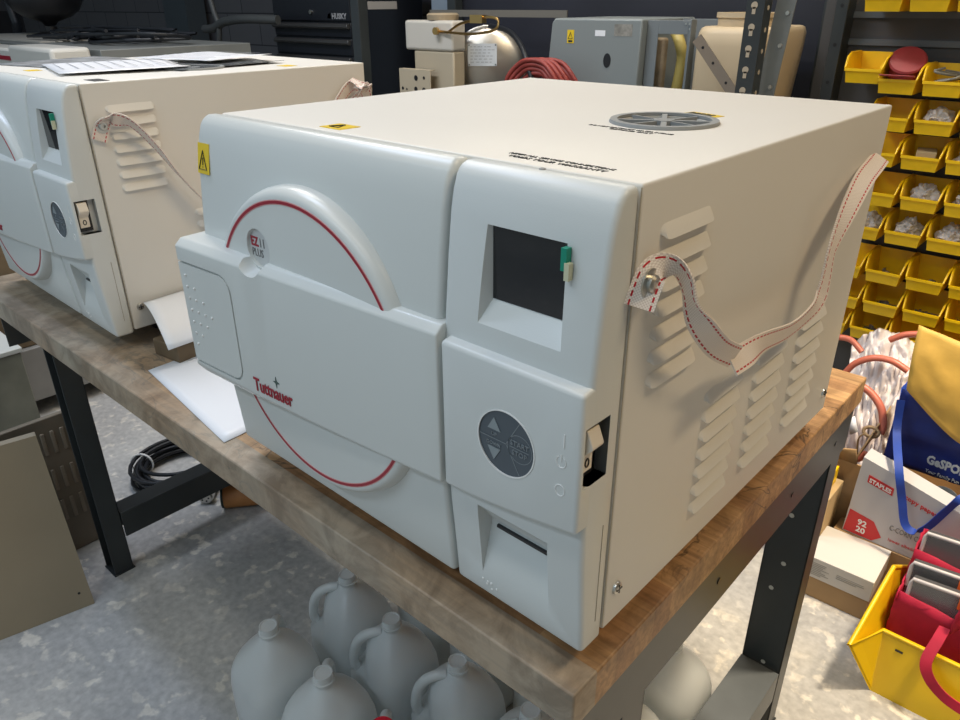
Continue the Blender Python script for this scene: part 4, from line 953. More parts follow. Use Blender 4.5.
for x in (-0.05, 0.015): bm = bmesh.new(); tube(bm, [(x, -0.0335, hz+0.03), (x, -0.012, hz+0.03)], 0.004, 8); obj('plate_standoff', bm, stainless, tk)
# black hose going over the tank
bm = bmesh.new(); P = [at(490, 26, 1.84), at(508, 31, 1.78), at(520, 44, 1.73), at(527, 62, 1.69), at(533, 84, 1.675)]; tube(bm, bez(P, 6), 0.009, 8)
tag(obj('rubber_hose', bm, cablek, smooth=60), 'black rubber hose curving down over the right of the steel tank', 'hose')
# red hose coil
bm = bmesh.new(); cx, cz = at(540, 84, 1.72).x, SHZ+0.085
for k in range(16):
    rr = 0.108-0.0135*(k % 4); yy = 1.674+0.0125*(k//4)+0.004*(k % 4)
    tube(bm, [(cx+rr*1.05*math.cos(q*2*PI/40)+0.012*(k//3), yy+0.004*math.sin(q), cz+rr*math.sin(q*2*PI/40)) for q in range(40)], 0.0075, 7, closed=True)
tag(obj('hose_coil', bm, mat('red_hose', (0.30, 0.045, 0.035), 0.55, var=0.2, vscale=20), smooth=60), 'coil of dull red hose behind the near autoclave, right of the steel tank', 'hose')
# grey cover with yellow label and oval hole
gc = thing('autoclave_cover', 'pale blue-grey machine cover with a yellow warning label and an oval hole', 'cover', (0, 0, 0))
gm = mat('pale_blue_grey', (0.22, 0.245, 0.245), 0.45, bump=0.05); CY = 1.79
a = at(552, 18, CY); b = at(643, 18, CY); c = at(548, 60, CY); d = at(634, 86, CY)
bm = bmesh.new(); poly = [(a.x+0.012, a.z), (b.x, a.z), (b.x-0.005, SHZ+0.001), (c.x-0.004, SHZ+0.001), (c.x, c.z), (a.x, a.z-0.014)]
prism(bm, poly, lambda p, t: (p[0], t, p[1]), CY, CY+0.34); obj('cover_shell', bm, gm, gc, bevel=0.006, bseg=3)
bm = bmesh.new(); q = at(607, 60, CY); tube(bm, [(q.x, CY-0.0004, q.z-0.001), (q.x, CY-0.0009, q.z-0.001)], 0.014, 20); bmesh.ops.scale(bm, vec=(1, 1, 1.55), space=Matrix.Translation((-q.x, 0, -q.z)), verts=bm.verts); obj('oval_hole', bm, dark, gc)
bm = bmesh.new(); q = at(567, 43, CY); box(bm, q.x, q.x+0.027, CY-0.0008, CY-0.0002, q.z, q.z+0.040); s_ = obj('warning_sticker', bm, yellow_st, gc)
bm = bmesh.new(); tube(bm, [(q.x+0.005, CY-0.0012, q.z+0.014), (q.x+0.022, CY-0.0012, q.z+0.014), (q.x+0.0135, CY-0.0012, q.z+0.032)], 0.0012, 6, closed=True); box(bm, q.x+0.005, q.x+0.022, CY-0.0012, CY-0.0008, q.z+0.003, q.z+0.009); obj('warning_symbol', bm, black_ink, s_)
bm = bmesh.new(); q = at(595, 36, CY); box(bm, q.x, q.x+0.038, CY-0.0006, CY-0.0002, q.z, q.z+0.017); obj('white_label', bm, paper, gc)
bm = bmesh.new(); q = at(614, 36, CY); box(bm, q.x, q.x+0.065, CY-0.0006, CY-0.0002, q.z, q.z+0.034); obj('worn_label', bm, mat('worn_grey_label', (0.30, 0.29, 0.26), 0.7, var=0.4, vscale=60), gc)
# grey frame with a window and yellow tubing inside
gf = thing('grey_chassis', 'grey sheet metal chassis with a rounded window opening and tubing inside', 'chassis', (0, 0, 0))
FY = 1.82; a = at(647, 20, FY); b = at(697, 19, FY); w0 = at(658, 34, FY); w1 = at(688, 34, FY)
bm = bmesh.new(); z1 = a.z; fx0, fx1 = a.x+0.004, b.x
box(bm, fx0, w0.x, FY, FY+0.004, SHZ, z1); box(bm, w1.x, fx1, FY, FY+0.004, SHZ, z1); box(bm, w0.x, w1.x, FY, FY+0.004, w0.z, z1); box(bm, w0.x, w1.x, FY, FY+0.004, SHZ, SHZ+0.05)
box(bm, fx1-0.004, fx1, FY-0.03, FY, SHZ, z1+0.004); box(bm, fx0, fx1, FY+0.004, FY+0.22, SHZ, SHZ+0.004); box(bm, fx0, fx1, FY+0.22, FY+0.224, SHZ, z1)
obj('chassis_frame', bm, mat('chassis_grey', (0.17, 0.19, 0.20), 0.45), gf, bevel=0.001)
bm = bmesh.new(); q = at(676, 60, FY+0.08); tube(bm, bez([(q.x-0.02, FY+0.09, z1-0.03), (q.x+0.015, FY+0.07, z1-0.07), (q.x+0.02, FY+0.08, z1-0.13), (q.x-0.01, FY+0.09, SHZ+0.02)], 6), 0.017, 10); obj('yellow_tubing', bm, mat('yellow_tube', (0.50, 0.40, 0.12), 0.45), gf, smooth=60)
bm = bmesh.new(); q = at(664, 70, FY+0.08); box(bm, q.x-0.03, q.x+0.02, FY+0.03, FY+0.06, SHZ+0.005, z1-0.05, Matrix.Identity(4)); obj('valve_body', bm, mat('tan_casting2', (0.34, 0.26, 0.17), 0.6, var=0.4, vscale=40), gf, bevel=0.008)
bm = bmesh.new()
for (u, v) in ((686, 24), (690, 24), (690, 29)): q = at(u, v, FY); lathe(bm, [(0.0035, FY-0.0002), (0.0035, FY-0.0012)], 8, (q.x, 0, q.z), 'y')
obj('rivet', bm, chrome, gf)
# diagonal tan bar in front of the carboy
bm = bmesh.new(); t_, b_ = at(697, 38, 1.67), at(736, 98, 1.67); dd = (b_-t_).normalized(); nn_ = V((dd.z, 0, -dd.x))*0.015
P = [t_+nn_, t_-nn_, b_-nn_+dd*0.10, b_+nn_+dd*0.10]
prism(bm, [(p.x, p.z) for p in P], lambda p, t: (p[0], t, p[1]), 1.668, 1.672)
db = thing('diagonal_bar', 'tan-grey flat bar leaning diagonally in front of the beige carboy', 'bar', (0, 0, 0))
obj('bar', bm, mat('tan_grey_bar', (0.25, 0.20, 0.15), 0.5), db)
bm = bmesh.new()
for t in (0.16, 0.42, 0.75): q = t_.lerp(b_, t); lathe(bm, [(0.004, 1.6679), (0.004, 1.6675)], 8, (q.x, 0, q.z), 'y')
obj('bar_hole', bm, dark, db)
# beige carboy with a round neck
cb2 = thing('beige_carboy', 'beige plastic container with a wide round neck behind the slotted post', 'container', (0, 0, 0))
bg_m = mat('beige_plastic', (0.58, 0.46, 0.30), 0.5, var=0.08, vscale=4)
cx0, cx1 = at(693, 60, 1.80).x, at(800, 40, 1.80).x-0.070; zt = at(745, 27, 1.80).z
bm = bmesh.new(); cxm = (cx0+cx1)/2
secs = [(SHZ+0.001, 0.95), (SHZ+0.02, 1.0), (zt-0.05, 1.0), (zt-0.018, 0.985), (zt-0.004, 0.94), (zt, 0.88)]; rings = []
for (z, k) in secs:
    ring = []
    for i in range(36):
        an = 2*PI*i/36; c_, s_ = math.cos(an), math.sin(an); e = 5; q_ = (abs(c_)**e+abs(s_)**e)**(-1/e)
        tap = 1-0.24*(1-(z-SHZ)/(zt-SHZ))*(0 if c_ < 0 else 1)
        ring.append(bm.verts.new((cxm+(cx1-cx0)/2*k*q_*c_*tap, 1.93+0.17*k*q_*s_, z)))
    rings.append(ring)
for A, B in zip(rings, rings[1:]):
    for i in range(36): bm.faces.new((A[i], A[(i+1) % 36], B[(i+1) % 36], B[i]))
bm.faces.new(rings[0]); bm.faces.new(rings[-1]); obj('container_body', bm, bg_m, cb2, smooth=50)
bm = bmesh.new(); nx = at(745, 22, 1.86).x
lathe(bm, [(0.083, zt-0.004), (0.083, zt+0.022), (0.088, zt+0.023), (0.088, zt+0.036), (0.074, zt+0.036), (0.074, zt+0.002)], 44, (nx, 1.88, 0), cap0=False); obj('neck', bm, bg_m, cb2, smooth=40)
# blue-grey back box and toolbox
a = at(431, 0, 2.35); b = at(512, 10, 2.35)
bm = bmesh.new(); box(bm, a.x, b.x, 2.35, 2.6, 0.0, 1.5); tag(obj('steel_cabinet', bm, mat('blue_grey_cabinet', (0.30, 0.36, 0.42), 0.5), bevel=0.004), 'blue-grey steel cabinet against the back wall above the tank', 'cabinet')
tb = thing('tool_chest', 'black tool chest with long drawer pulls and a maker name', 'tool chest', (0, 0, 0))
blk_m = mat('black_enamel', (0.010, 0.012, 0.017), 0.35); TY = 2.0; tx0, tx1 = -3.30, -2.65
bm = bmesh.new(); box(bm, tx0, tx1, TY, TY+0.42, 0.10, 1.55); obj('cabinet_body', bm, blk_m, tb, bevel=0.004)
for x in (tx0+0.05, tx1-0.05):
    for y in (TY+0.06, TY+0.36): bm = bmesh.new(); lathe(bm, [(0.045, -0.015), (0.048, 0), (0.045, 0.015)], 20, (x, y, 0.048), 'x'); w_ = obj('caster', bm, dark, tb)
for (za, zb) in ((1.187, 1.33), (1.118, 1.180), (1.040, 1.112), (0.94, 1.034), (0.82, 0.934), (0.60, 0.814)):
    bm = bmesh.new(); box(bm, tx0+0.015, tx1-0.03, TY-0.012, TY-0.0005, za, zb); dr = obj('drawer', bm, blk_m, tb, bevel=0.002)
    if za < 1.18:
        bm = bmesh.new(); pr_ = [(TY-0.0125, zb-0.002), (TY-0.030, zb-0.006), (TY-0.034, zb-0.018), (TY-0.028, zb-0.026), (TY-0.0125, zb-0.028)]
        prism(bm, pr_, lambda p, t: (t, p[0], p[1]), tx0+0.02, tx1-0.035); obj('drawer_pull', bm, mat('pull_grey', (0.10, 0.10, 0.10), 0.3, 0.6), dr, bevel=0.002)
q = at(328, 20, TY-0.013); text('HUSKY', 0.034, (q.x+0.03, TY-0.0130, 1.196), (1, 0, 0), (0, 0, 1), mat('logo_silver', (0.35, 0.35, 0.36), 0.4), tb, bold=0.001)
bm = bmesh.new(); qx = q.x+0.012; f = bm.faces.new([bm.verts.new(p) for p in ((qx-0.016, TY-0.0132, 1.198), (qx+0.012, TY-0.0132, 1.198), (qx+0.004, TY-0.0132, 1.222), (qx-0.010, TY-0.0132, 1.214))]); bmesh.ops.solidify(bm, geom=[f], thickness=0.001); obj('logo_mark', bm, mat('logo_silver', (0.35, 0.35, 0.36), 0.4), tb)
q = at(311, 12, TY-0.013); bm = bmesh.new(); lathe(bm, [(0.010, TY-0.012), (0.010, TY-0.02)], 16, (q.x, 0, q.z), 'y'); obj('key_lock', bm, chrome, tb)
q = at(361, 16, TY-0.013); bm = bmesh.new(); box(bm, tx1-0.028, tx1-0.012, TY-0.004, TY-0.0005, 1.20, 1.235); obj('corner_catch', bm, mat('pale_metal', (0.5, 0.48, 0.42), 0.4), tb)
bm = bmesh.new(); box(bm, tx1+0.0005, tx1+0.0015, TY+0.07, TY+0.25, 1.235, 1.268); obj('side_label', bm, mat('side_label_grey', (0.40, 0.38, 0.36), 0.6), tb)

# far left: another bench with a third machine, cables, hanging things
lb = thing('rear_workbench', 'grey steel bench top standing behind the left autoclave', 'workbench', (0, 0, 0))
bm = bmesh.new(); p = [V((-4.9, 0.86, 0)), V((-2.72, 0.86, 0)), V((-2.72, 1.48, 0)), V((-4.9, 1.48, 0))]
prism(bm, [(q.x, q.y) for q in p], lambda q, t: (q[0], q[1], t), 1.06, 1.115); obj('bench_top', bm, mat('grey_bench', (0.20, 0.21, 0.20), 0.5, var=0.2, vscale=4), lb, bevel=0.003)
for x in (-4.85, -2.80):
    for y in (0.92, 1.42): bm = bmesh.new(); box(bm, x, x+0.05, y-0.025, y+0.025, 0, 1.06); obj('leg', bm, steel_dk, lb)
m3 = thing('stripped_autoclave', 'cream autoclave housing with a red stripe, cut off by the left edge', 'autoclave', (0, 0, 0))
cr = mat('cream_enamel', (0.62, 0.60, 0.54), 0.4)
a = at(80, 54, 0.80); bb = at(40, 48, 0.80); top3 = at(60, 46, 0.80).z
bm = bmesh.new(); box(bm, a.x-0.42, a.x, 0.70, 0.84, 0.2, top3); obj('front_housing', bm, cr, m3, bevel=0.014, bseg=3)
bm = bmesh.new(); box(bm, a.x-1.0, a.x-0.425, 0.72, 0.84, 0.2, top3-0.015); h2 = obj('door_shell', bm, cr, m3, bevel=0.01)
bm = bmesh.new(); q = at(8, 57, 0.72); box(bm, a.x-1.0, q.x+0.05, 0.7185, 0.7195, q.z-0.012, q.z+0.004); obj('red_stripe', bm, red, m3)
# junk tray behind it
jt = thing('parts_tray', 'open tray of loose brown parts behind the cream housing at far left', 'tray', (0, 0, 0))
a = at(68, 42, 1.05); zt3 = a.z
bm = bmesh.new(); box(bm, a.x-1.2, a.x, 0.93, 0.935, 1.1155, zt3); box(bm, a.x-1.2, a.x, 1.335, 1.34, 1.1155, zt3); box(bm, a.x-0.005, a.x, 0.936, 1.334, 1.1155, zt3); box(bm, a.x-1.2, a.x, 0.936, 1.334, 1.1155, 1.12); obj('tray_body', bm, mat('tray_cream', (0.42, 0.40, 0.35), 0.5), jt)
# cable pile
bm = bmesh.new(); q = at(110, 45, 1.15); rs = random.Random(5)
for k in range(7):
    P = [(q.x+rs.uniform(-0.5, 0.5)+0.0, 1.13+rs.uniform(-0.15, 0.18), 1.123+rs.uniform(0.0, 0.05)) for _ in range(7)]; tube(bm, bez(P, 6), 0.007, 6)
tag(obj('cable_pile', bm, cablek, smooth=60), 'pile of tangled black cables on the grey bench behind the left autoclave', 'cables')
# black pedestal shape and cord at far left
bf = thing('bench_fan', 'black round-headed shape on a thin stalk against the dark wall at far left', 'fan', (0, 0, 0))
c = at(48, 0, 1.55); z0 = at(47, 42, 1.3).z; sc = 1.0
bm = bmesh.new(); q1 = at(20, 0, 1.3); q2 = at(80, 0, 1.3); r_ = (q2.x-q1.x)/2*0.46; cxx = (q1.x+q2.x)/2-0.05
lathe(bm, [(0.0001, 1.160), (r_*0.15, 1.162), (r_*0.22, 1.180), (r_*0.62, 1.205), (r_*0.85, 1.235), (r_, 1.28), (r_, 1.42), (r_*0.8, 1.50), (0.0001, 1.52)], 28, (cxx, 1.3, 0), cap0=False, cap1=False); obj('fan_head', bm, dark, bf, smooth=60)
bm = bmesh.new(); cyl(bm, (cxx, 1.3, 1.13), (cxx, 1.3, 1.159), 0.03, 16); lathe(bm, [(0.10, 1.1155), (0.10, 1.12), (0.035, 1.135)], 24, (cxx, 1.3, 0)); obj('fan_stand', bm, dark, bf)
bm = bmesh.new(); tube(bm, bez([at(6, -6, 1.5), at(12, 12, 1.5), at(17, 26, 1.5), at(18, 40, 1.46)], 6), 0.028, 8)
tag(obj('hanging_cord', bm, cablek, smooth=60), 'thick black cord running down the dark wall at the far left', 'cord')
# grey hose by the tool chest
bm = bmesh.new(); tube(bm, bez([at(205, 29, 1.8), at(214, 28, 1.8), at(224, 22, 1.8), at(245, 19, 1.8), at(278, 20, 1.85)], 6), 0.021, 10); tube(bm, bez([at(208, -8, 1.8), at(214, 12, 1.8), at(219, 28, 1.8), at(219, 60, 1.8)], 6), 0.014, 8)
tag(obj('flexible_conduit', bm, mat('grey_conduit', (0.06, 0.065, 0.065), 0.5), smooth=60), 'grey flexible conduit branching against the wall left of the tool chest', 'conduit')
a = at(162, 0, 2.55); b = at(200, 0, 2.55)
bm = bmesh.new(); box(bm, a.x, (a.x*0.4+b.x*0.6), 2.55, 2.70, 0, 2.88); o = struct('trim_1', bm, mat('pillar_blue_grey', (0.055, 0.07, 0.08), 0.5))
# dark sheet added behind the shelf to stand in for the shade there
bm = bmesh.new(); box(bm, -2.22, -0.60, 2.21, 2.215, 0.02, 1.9); obj('recess_shade_sheet', bm, mat('navy_sheet', (0.018, 0.020, 0.032), 0.6, var=0.3, vscale=3), sh)

# ------------------------------------------------------------------ right foreground floor: boxes, bags, big bin
# long white-topped carton
lc = thing('long_carton', 'long brown carton with a white printed lid on the floor by the bench leg', 'box', (-0.102, 1.128, 0), 0.02)
bm = bmesh.new(); box(bm, 0, 0.142, 0, 0.135, 0, 0.056); obj('carton_base', bm, cardboard, lc, bevel=0.001)
bm = bmesh.new(); box(bm, -0.0015, 0.1435, -0.0015, 0.1365, 0.0565, 0.112); ld = obj('carton_lid', bm, mat('white_card', (0.60, 0.58, 0.55), 0.6), lc, bevel=0.001); ld['label'] = 'white printed lid'
bm = bmesh.new(); rs = random.Random(9)
for (x0, x1, n0, z0) in ((0.006, 0.055, 8, 0.098), (0.068, 0.138, 3, 0.090)):
    for k in range(n0): box(bm, x0, x0+(x1-x0)*rs.uniform(0.6, 1), -0.0021, -0.0016, z0-0.0046*k, z0-0.0046*k+0.0018)
obj('label_print', bm, mat('print_grey2', (0.33, 0.32, 0.30), 0.7), ld)
# open brown carton holding the tubing bag
oc = thing('open_carton', 'open brown cardboard box with flaps up holding a bag of tubing', 'box', (0, 0, 0))
bm = bmesh.new(); X0, X1, Y0, Y1, Z1 = -0.22, 0.16, 1.335, 1.80, 0.26
box(bm, X0, X1, Y0, Y0+0.005, 0.006, Z1); box(bm, X0, X1, Y1-0.005, Y1, 0.006, Z1); box(bm, X0, X0+0.005, Y0+0.005, Y1-0.005, 0.006, Z1); box(bm, X1-0.005, X1, Y0+0.005, Y1-0.005, 0.006, Z1); box(bm, X0, X1, Y0, Y1, 0, 0.005)
obj('carton_walls', bm, cardboard, oc)
bm = bmesh.new(); v_ = [bm.verts.new(p) for p in ((-0.100, 1.335, Z1), (-0.100, 1.69, Z1), (-0.088, 1.66, 0.345), (-0.088, 1.40, 0.310))]; bm.faces.new(v_); obj('flap', bm, cardboard, oc, solid=0.004)
bm = bmesh.new(); v_ = [bm.verts.new(p) for p in ((X0, Y0+0.002, Z1), (-0.09, Y0+0.002, Z1), (-0.095, Y0-0.02, 0.31), (X0+0.01, Y0-0.05, 0.29))]; bm.faces.new(v_); obj('flap', bm, cardboard, oc, solid=0.004)
# narrow upright carton at the left with a yellow piece
nc_ = thing('narrow_carton', 'pale upright carton beside the bench leg, behind the white-lidded carton', 'box', (0, 0, 0))
bm = bmesh.new(); box(bm, -0.185, -0.105, 1.215, 1.32, 0, 0.215); obj('carton_walls', bm, mat('pale_kraft', (0.52, 0.38, 0.20), 0.85, var=0.1, vscale=9), nc_, bevel=0.002)
yl = thing('yellow_tray', 'yellow plastic tray end sticking up between the bench leg and the cartons', 'tray', (0, 0, 0))
bm = bmesh.new(); box(bm, -0.165, -0.118, 1.245, 1.30, 0.2155, 0.232); box(bm, -0.124, -0.118, 1.240, 1.2445, 0.2155, 0.275); box(bm, -0.124, -0.118, 1.2450, 1.30, 0.2325, 0.262); obj('tray_body', bm, yellow, yl, bevel=0.002)
# white carton with red print
stp = thing('paper_carton', 'white copy paper carton with red printed panels leaning in front of the blue bag', 'box', (-0.068, 1.272, 0.112), -0.02)
whc = mat('white_carton', (0.52, 0.51, 0.52), 0.6)
bm = bmesh.new(); poly = [(0, 0), (0.30, 0), (0.30, 0.085), (0.172, 0.165), (0.0, 0.207)]
poly = [(-0.006, 0.0), (0.31, 0.0), (0.31, 0.135), (0.175, 0.168), (0.068, 0.196), (0.0, 0.212)]
prism(bm, poly, lambda p, t: (p[0], t, p[1]), 0, 0.050); obj('carton_walls', bm, whc, stp, bevel=0.001)
rb_ = mat('box_red', (0.55, 0.015, 0.02), 0.5)
bm = bmesh.new(); prism(bm, [(0.020, 0.172), (0.076, 0.160), (0.076, 0.140), (0.020, 0.152)], lambda p, t: (p[0], t, p[1]), -0.0008, -0.0002); pn = obj('red_panel', bm, rb_, stp)
text('STAPLES', 0.0145, (0.0235, -0.0009, 0.1545), (1, 0, -0.21), (0.0, 0, 1), white_pl, pn, sx=0.93, bold=0.0005)
bm = bmesh.new(); prism(bm, [(-0.004, 0.004), (0.060, 0.004), (0.078, 0.022), (0.055, 0.056), (0.0, 0.066)], lambda p, t: (p[0], t, p[1]), -0.0008, -0.0002); pn = obj('red_panel', bm, rb_, stp)
text('92', 0.021, (0.022, -0.0009, 0.034), (1, 0, -0.1), (0, 0, 1), white_pl, pn, bold=0.0006); text('20', 0.021, (0.022, -0.0009, 0.014), (1, 0, -0.1), (0, 0, 1), white_pl, pn, bold=0.0006)
text('copy paper', 0.016, (0.100, -0.0009, 0.146), (1, 0, -0.25), (0, 0, 1), rb_, stp, bold=0.0003); text('C-CORN COVER', 0.020, (0.088, -0.0009, 0.052), (1, 0, -0.05), (0, 0, 1), grey_ink, stp, sx=0.62); text('lower albedo', 0.011, (0.092, -0.0009, 0.022), (1, 0, 0), (0, 0, 1), rb_, stp)
# support under it: brown carton base
bm = bmesh.new(); box(bm, -0.092, 0.30, 1.268, 1.326, 0, 0.111); tag(obj('flat_carton', bm, cardboard, bevel=0.002), 'low brown carton under the white copy paper carton', 'box')
# blue shopping bag
bb_ = thing('shopping_bag', 'blue fabric shopping bag with white print standing behind the white paper carton', 'bag', (0, 0, 0))
def bagface(y, x0, x1, z0, z1, n=12, amp=0.006, seed=0):
    return [[V((x0+(x1-x0)*i/n, y+amp*noise.noise(V((i*0.5, j*0.5, seed))), z0+(z1-z0)*j/n)) for j in range(n+1)] for i in range(n+1)]
bm = bmesh.new(); n = 14
def zt_b(i): return 0.455-0.035*(i/n)
for (yy, sd) in ((1.400, 1), (1.470, 2)):
    g = [[bm.verts.new((-0.050+0.26*i/n+(0.010 if j > n-2 else 0)*0, yy+0.010*noise.noise(V((i*0.45, j*0.35, sd))), 0.262+(zt_b(i)-0.262)*j/n)) for j in range(n+1)] for i in range(n+1)]
    for i in range(n):
        for j in range(n): bm.faces.new((g[i][j], g[i+1][j], g[i+1][j+1], g[i][j+1]))
obj('bag_panel', bm, bluefab, bb_, solid=0.002, smooth=60)
bm = bmesh.new()
v_ = [bm.verts.new(p) for p in ((-0.050, 1.400, 0.262), (-0.050, 1.470, 0.262), (-0.050, 1.470, 0.455), (-0.058, 1.435, 0.44), (-0.050, 1.400, 0.455))]; bm.faces.new(v_); obj('bag_gusset', bm, bluestrap, bb_, solid=0.002)
hp = [V(at(901, 400, 1.385)), V(at(897, 430, 1.36)), V(at(899, 470, 1.26)), V(at(902, 500, 1.255)), V(at(905, 524, 1.25)), V(at(915, 532, 1.245)), V(at(928, 527, 1.25)), V(at(945, 512, 1.255)), V(at(962, 498, 1.26)), V(at(985, 485, 1.32))]
PP = bez(hp, 6); bm = bmesh.new(); ribbon(bm, PP, [V((0.75, 0.3, 0.35))]*len(PP), 0.017, 0.002); o = obj('bag_handle', bm, bluestrap, bb_, smooth=60)
q = at(926, 462, 1.388); text('GeSPORT', 0.030, (q.x, 1.386, q.z), (1, 0, -0.05), (0, 0, 1), mat('bag_print', (0.50, 0.55, 0.58), 0.5), bb_, sx=0.75, bold=0.0012)
q = at(925, 471, 1.388); text('Your Family Fun Store', 0.0125, (q.x, 1.386, q.z), (1, 0, -0.05), (0, 0, 1), mat('bag_print', (0.50, 0.55, 0.58), 0.5), bb_, sx=0.85)
bm = bmesh.new(); q = at(934, 492, 1.388); lathe(bm, [(0.0001, 1.3868), (0.034, 1.3868), (0.034, 1.3862), (0.0001, 1.3862)], 28, (q.x+0.02, 0, q.z-0.010), 'y', cap0=False, cap1=False); obj('bag_emblem', bm, mat('emblem_pale', (0.35, 0.42, 0.46), 0.5, var=0.7, vscale=40), bb_)
# yellow padded envelope
env = [at(919, 325, 1.36), at(985, 353, 1.36), at(985, 447, 1.345), at(958, 432, 1.345), at(907, 387, 1.345)]
bm = bmesh.new(); n = 16; P00, P10, P11, P01 = V(at(907, 389, 1.352)), V(at(1000, 468, 1.352)), V(at(1000, 358, 1.385)), V(at(919, 325, 1.385))
g = [[None]*(n+1) for _ in range(n+1)]
for i in range(n+1):
    for j in range(n+1):
        s_, t = i/n, j/n; p_ = (P00*(1-s_)+P10*s_)*(1-t)+(P01*(1-s_)+P11*s_)*t
        sag = -0.020*math.sin(PI*s_)*(1-t); p_ = p_+V((0, 0.012*math.sin(PI*t)*-1+0.004*noise.noise(V((s_*5, t*5, 2))), sag))
        g[i][j] = bm.verts.new(p_)
for i in range(n):
    for j in range(n): bm.faces.new((g[i][j], g[i+1][j], g[i+1][j+1], g[i][j+1]))
tag(obj('padded_envelope', bm, mat('manila_padded', (0.62, 0.38, 0.07), 0.6, var=0.15, vscale=14, bump=0.5, bscale=60), solid=0.006, smooth=60), 'yellow-orange padded envelope sticking out of the blue shopping bag', 'envelope')
# bag of salmon tubing
tbm = mat('salmon_tubing', (0.58, 0.16, 0.10), 0.35)
tg = thing('bagged_tubing', 'clear crinkled plastic bag with coils of salmon rubber tubing in the open carton', 'bag', (0, 0, 0))
bm = bmesh.new(); Nn = 64
def heap(s_, t):     # s across, t up the slope; a crumpled sheet surface
    top_ = V(at(852+66*s_, 345-14*math.sin(s_*PI), 1.74)); bot = V(at(838+56*s_, 488-40*s_, 1.52))
    p_ = bot.lerp(top_, t); nz = noise.noise(V((s_*4, t*5, 1)))*0.6+abs(noise.noise(V((s_*9+t*3, t*6-s_*3, 5))))*0.8+0.22*abs(noise.noise(V((s_*20, t*17, 8))))
    return p_+V((0, -0.035, 0.028))*nz+V((0, -0.02, 0.035))*math.sin(PI*t)
g = [[bm.verts.new(heap(i/Nn, j/Nn)) for j in range(Nn+1)] for i in range(Nn+1)]
for i in range(Nn):
    for j in range(Nn): bm.faces.new((g[i][j], g[i+1][j], g[i+1][j+1], g[i][j+1]))
obj('film', bm, mat('crinkled_film', (0.80, 0.72, 0.70), 0.16, var=0.2, vscale=7, coat=0.3), tg, smooth=70, solid=0.001)
def tubing(pix, r, dy):
    bm = bmesh.new(); P = [V(at(u, v, y_)) for (u, v, y_) in pix]; tube(bm, bez(P, 8), r, 10); o = obj('tubing', bm, tbm, tg, smooth=60)
tubing([(846, 372, 1.56), (856, 363, 1.56), (874, 358, 1.56), (892, 361, 1.56), (908, 371, 1.56)], 0.0085, 0)
tubing([(858, 384, 1.49), (871, 393, 1.49), (881, 408, 1.48), (883, 425, 1.47), (880, 434, 1.46)], 0.0095, 0)
tubing([(890, 340, 1.60), (904, 335, 1.60), (918, 334, 1.60)], 0.008, 0)
tubing([(833, 452, 1.44), (845, 459, 1.44), (858, 459, 1.44), (866, 453, 1.44)], 0.008, 0)
tubing([(838, 337, 1.64), (851, 340, 1.64), (862, 352, 1.63)], 0.008, 0)
# brown key ring / small coil on a wire, paper tag
bm = bmesh.new(); q = at(871, 432, 1.43); tube(bm, [(q.x+0.017*math.cos(k*2*PI/28), q.y+0.006*math.sin(k*2*PI/28), q.z+0.010*math.sin(k*2*PI/28)) for k in range(28)], 0.0042, 8, closed=True)
tube(bm, bez([at(864, 434, 1.42), at(858, 440, 1.42), at(857, 462, 1.42)], 5), 0.0022, 6)
tag(obj('wire_coil', bm, mat('brown_wire', (0.30, 0.20, 0.10), 0.5), smooth=60), 'small brown wire coil in front of the bagged tubing', 'coil')
bm = bmesh.new(); P = [at(847, 419, 1.45), at(855, 416, 1.45), at(858, 432, 1.44), at(850, 435, 1.44)]; f = bm.faces.new([bm.verts.new(p) for p in P]); obj('paper_tag', bm, paper, tg, solid=0.001)
# big yellow bin with red tool bags
yb = thing('large_bin', 'large yellow hopper bin on the floor holding red bags, lower right corner', 'bin', (0, 0, 0))
bm = bmesh.new(); rs_ = 0.002
Vt = dict(fl=(0.112, 0.945, 0), fr=(0.46, 0.950, 0), bl=(0.112, 1.235, 0), brr=(0.46, 1.235, 0), lipl=(0.098, 0.975, 0.132), lipr=(0.47, 0.975, 0.132), wl=(0.060, 0.893, 0.130), wl2=(0.070, 1.10, 0.195), wbl=(0.095, 1.250, 0.110), wbr=(0.50, 1.250, 0.197), wr=(0.51, 0.893, 0.130), wr2=(0.50, 1.10, 0.195))
Vv = {k: bm.verts.new(p) for k, p in Vt.items()}
for f in (('fl', 'fr', 'brr', 'bl'), ('fl', 'fr', 'lipr', 'lipl'), ('fl', 'lipl', 'wl'), ('fl', 'wl', 'wl2', 'bl'), ('bl', 'wl2', 'wbl'), ('bl', 'brr', 'wbr', 'wbl'), ('fr', 'lipr', 'wr'), ('fr', 'wr', 'wr2', 'brr'), ('brr', 'wr2', 'wbr')): bm.faces.new([Vv[k] for k in f])
obj('bin_shell', bm, mat('yellow_bin_large', (0.86, 0.56, 0.006), 0.35, var=0.1, vscale=7), yb, solid=0.005, smooth=0, bevel=0.002)
bm = bmesh.new(); tube(bm, [Vt['wl2'], Vt['wl'], Vt['lipl'], Vt['lipr'], Vt['wr']], 0.005, 8); tube(bm, [Vt['wl2'], Vt['wbl'], Vt['wbr']], 0.005, 8); obj('bin_rim', bm, mat('yellow_bin_large', (0.7, 0.5, 0.01), 0.35), yb, smooth=60)
bm = bmesh.new(); box(bm, 0.128, 0.142, 0.9655, 0.9665, 0.105, 0.110); obj('bin_slot', bm, dark, yb)
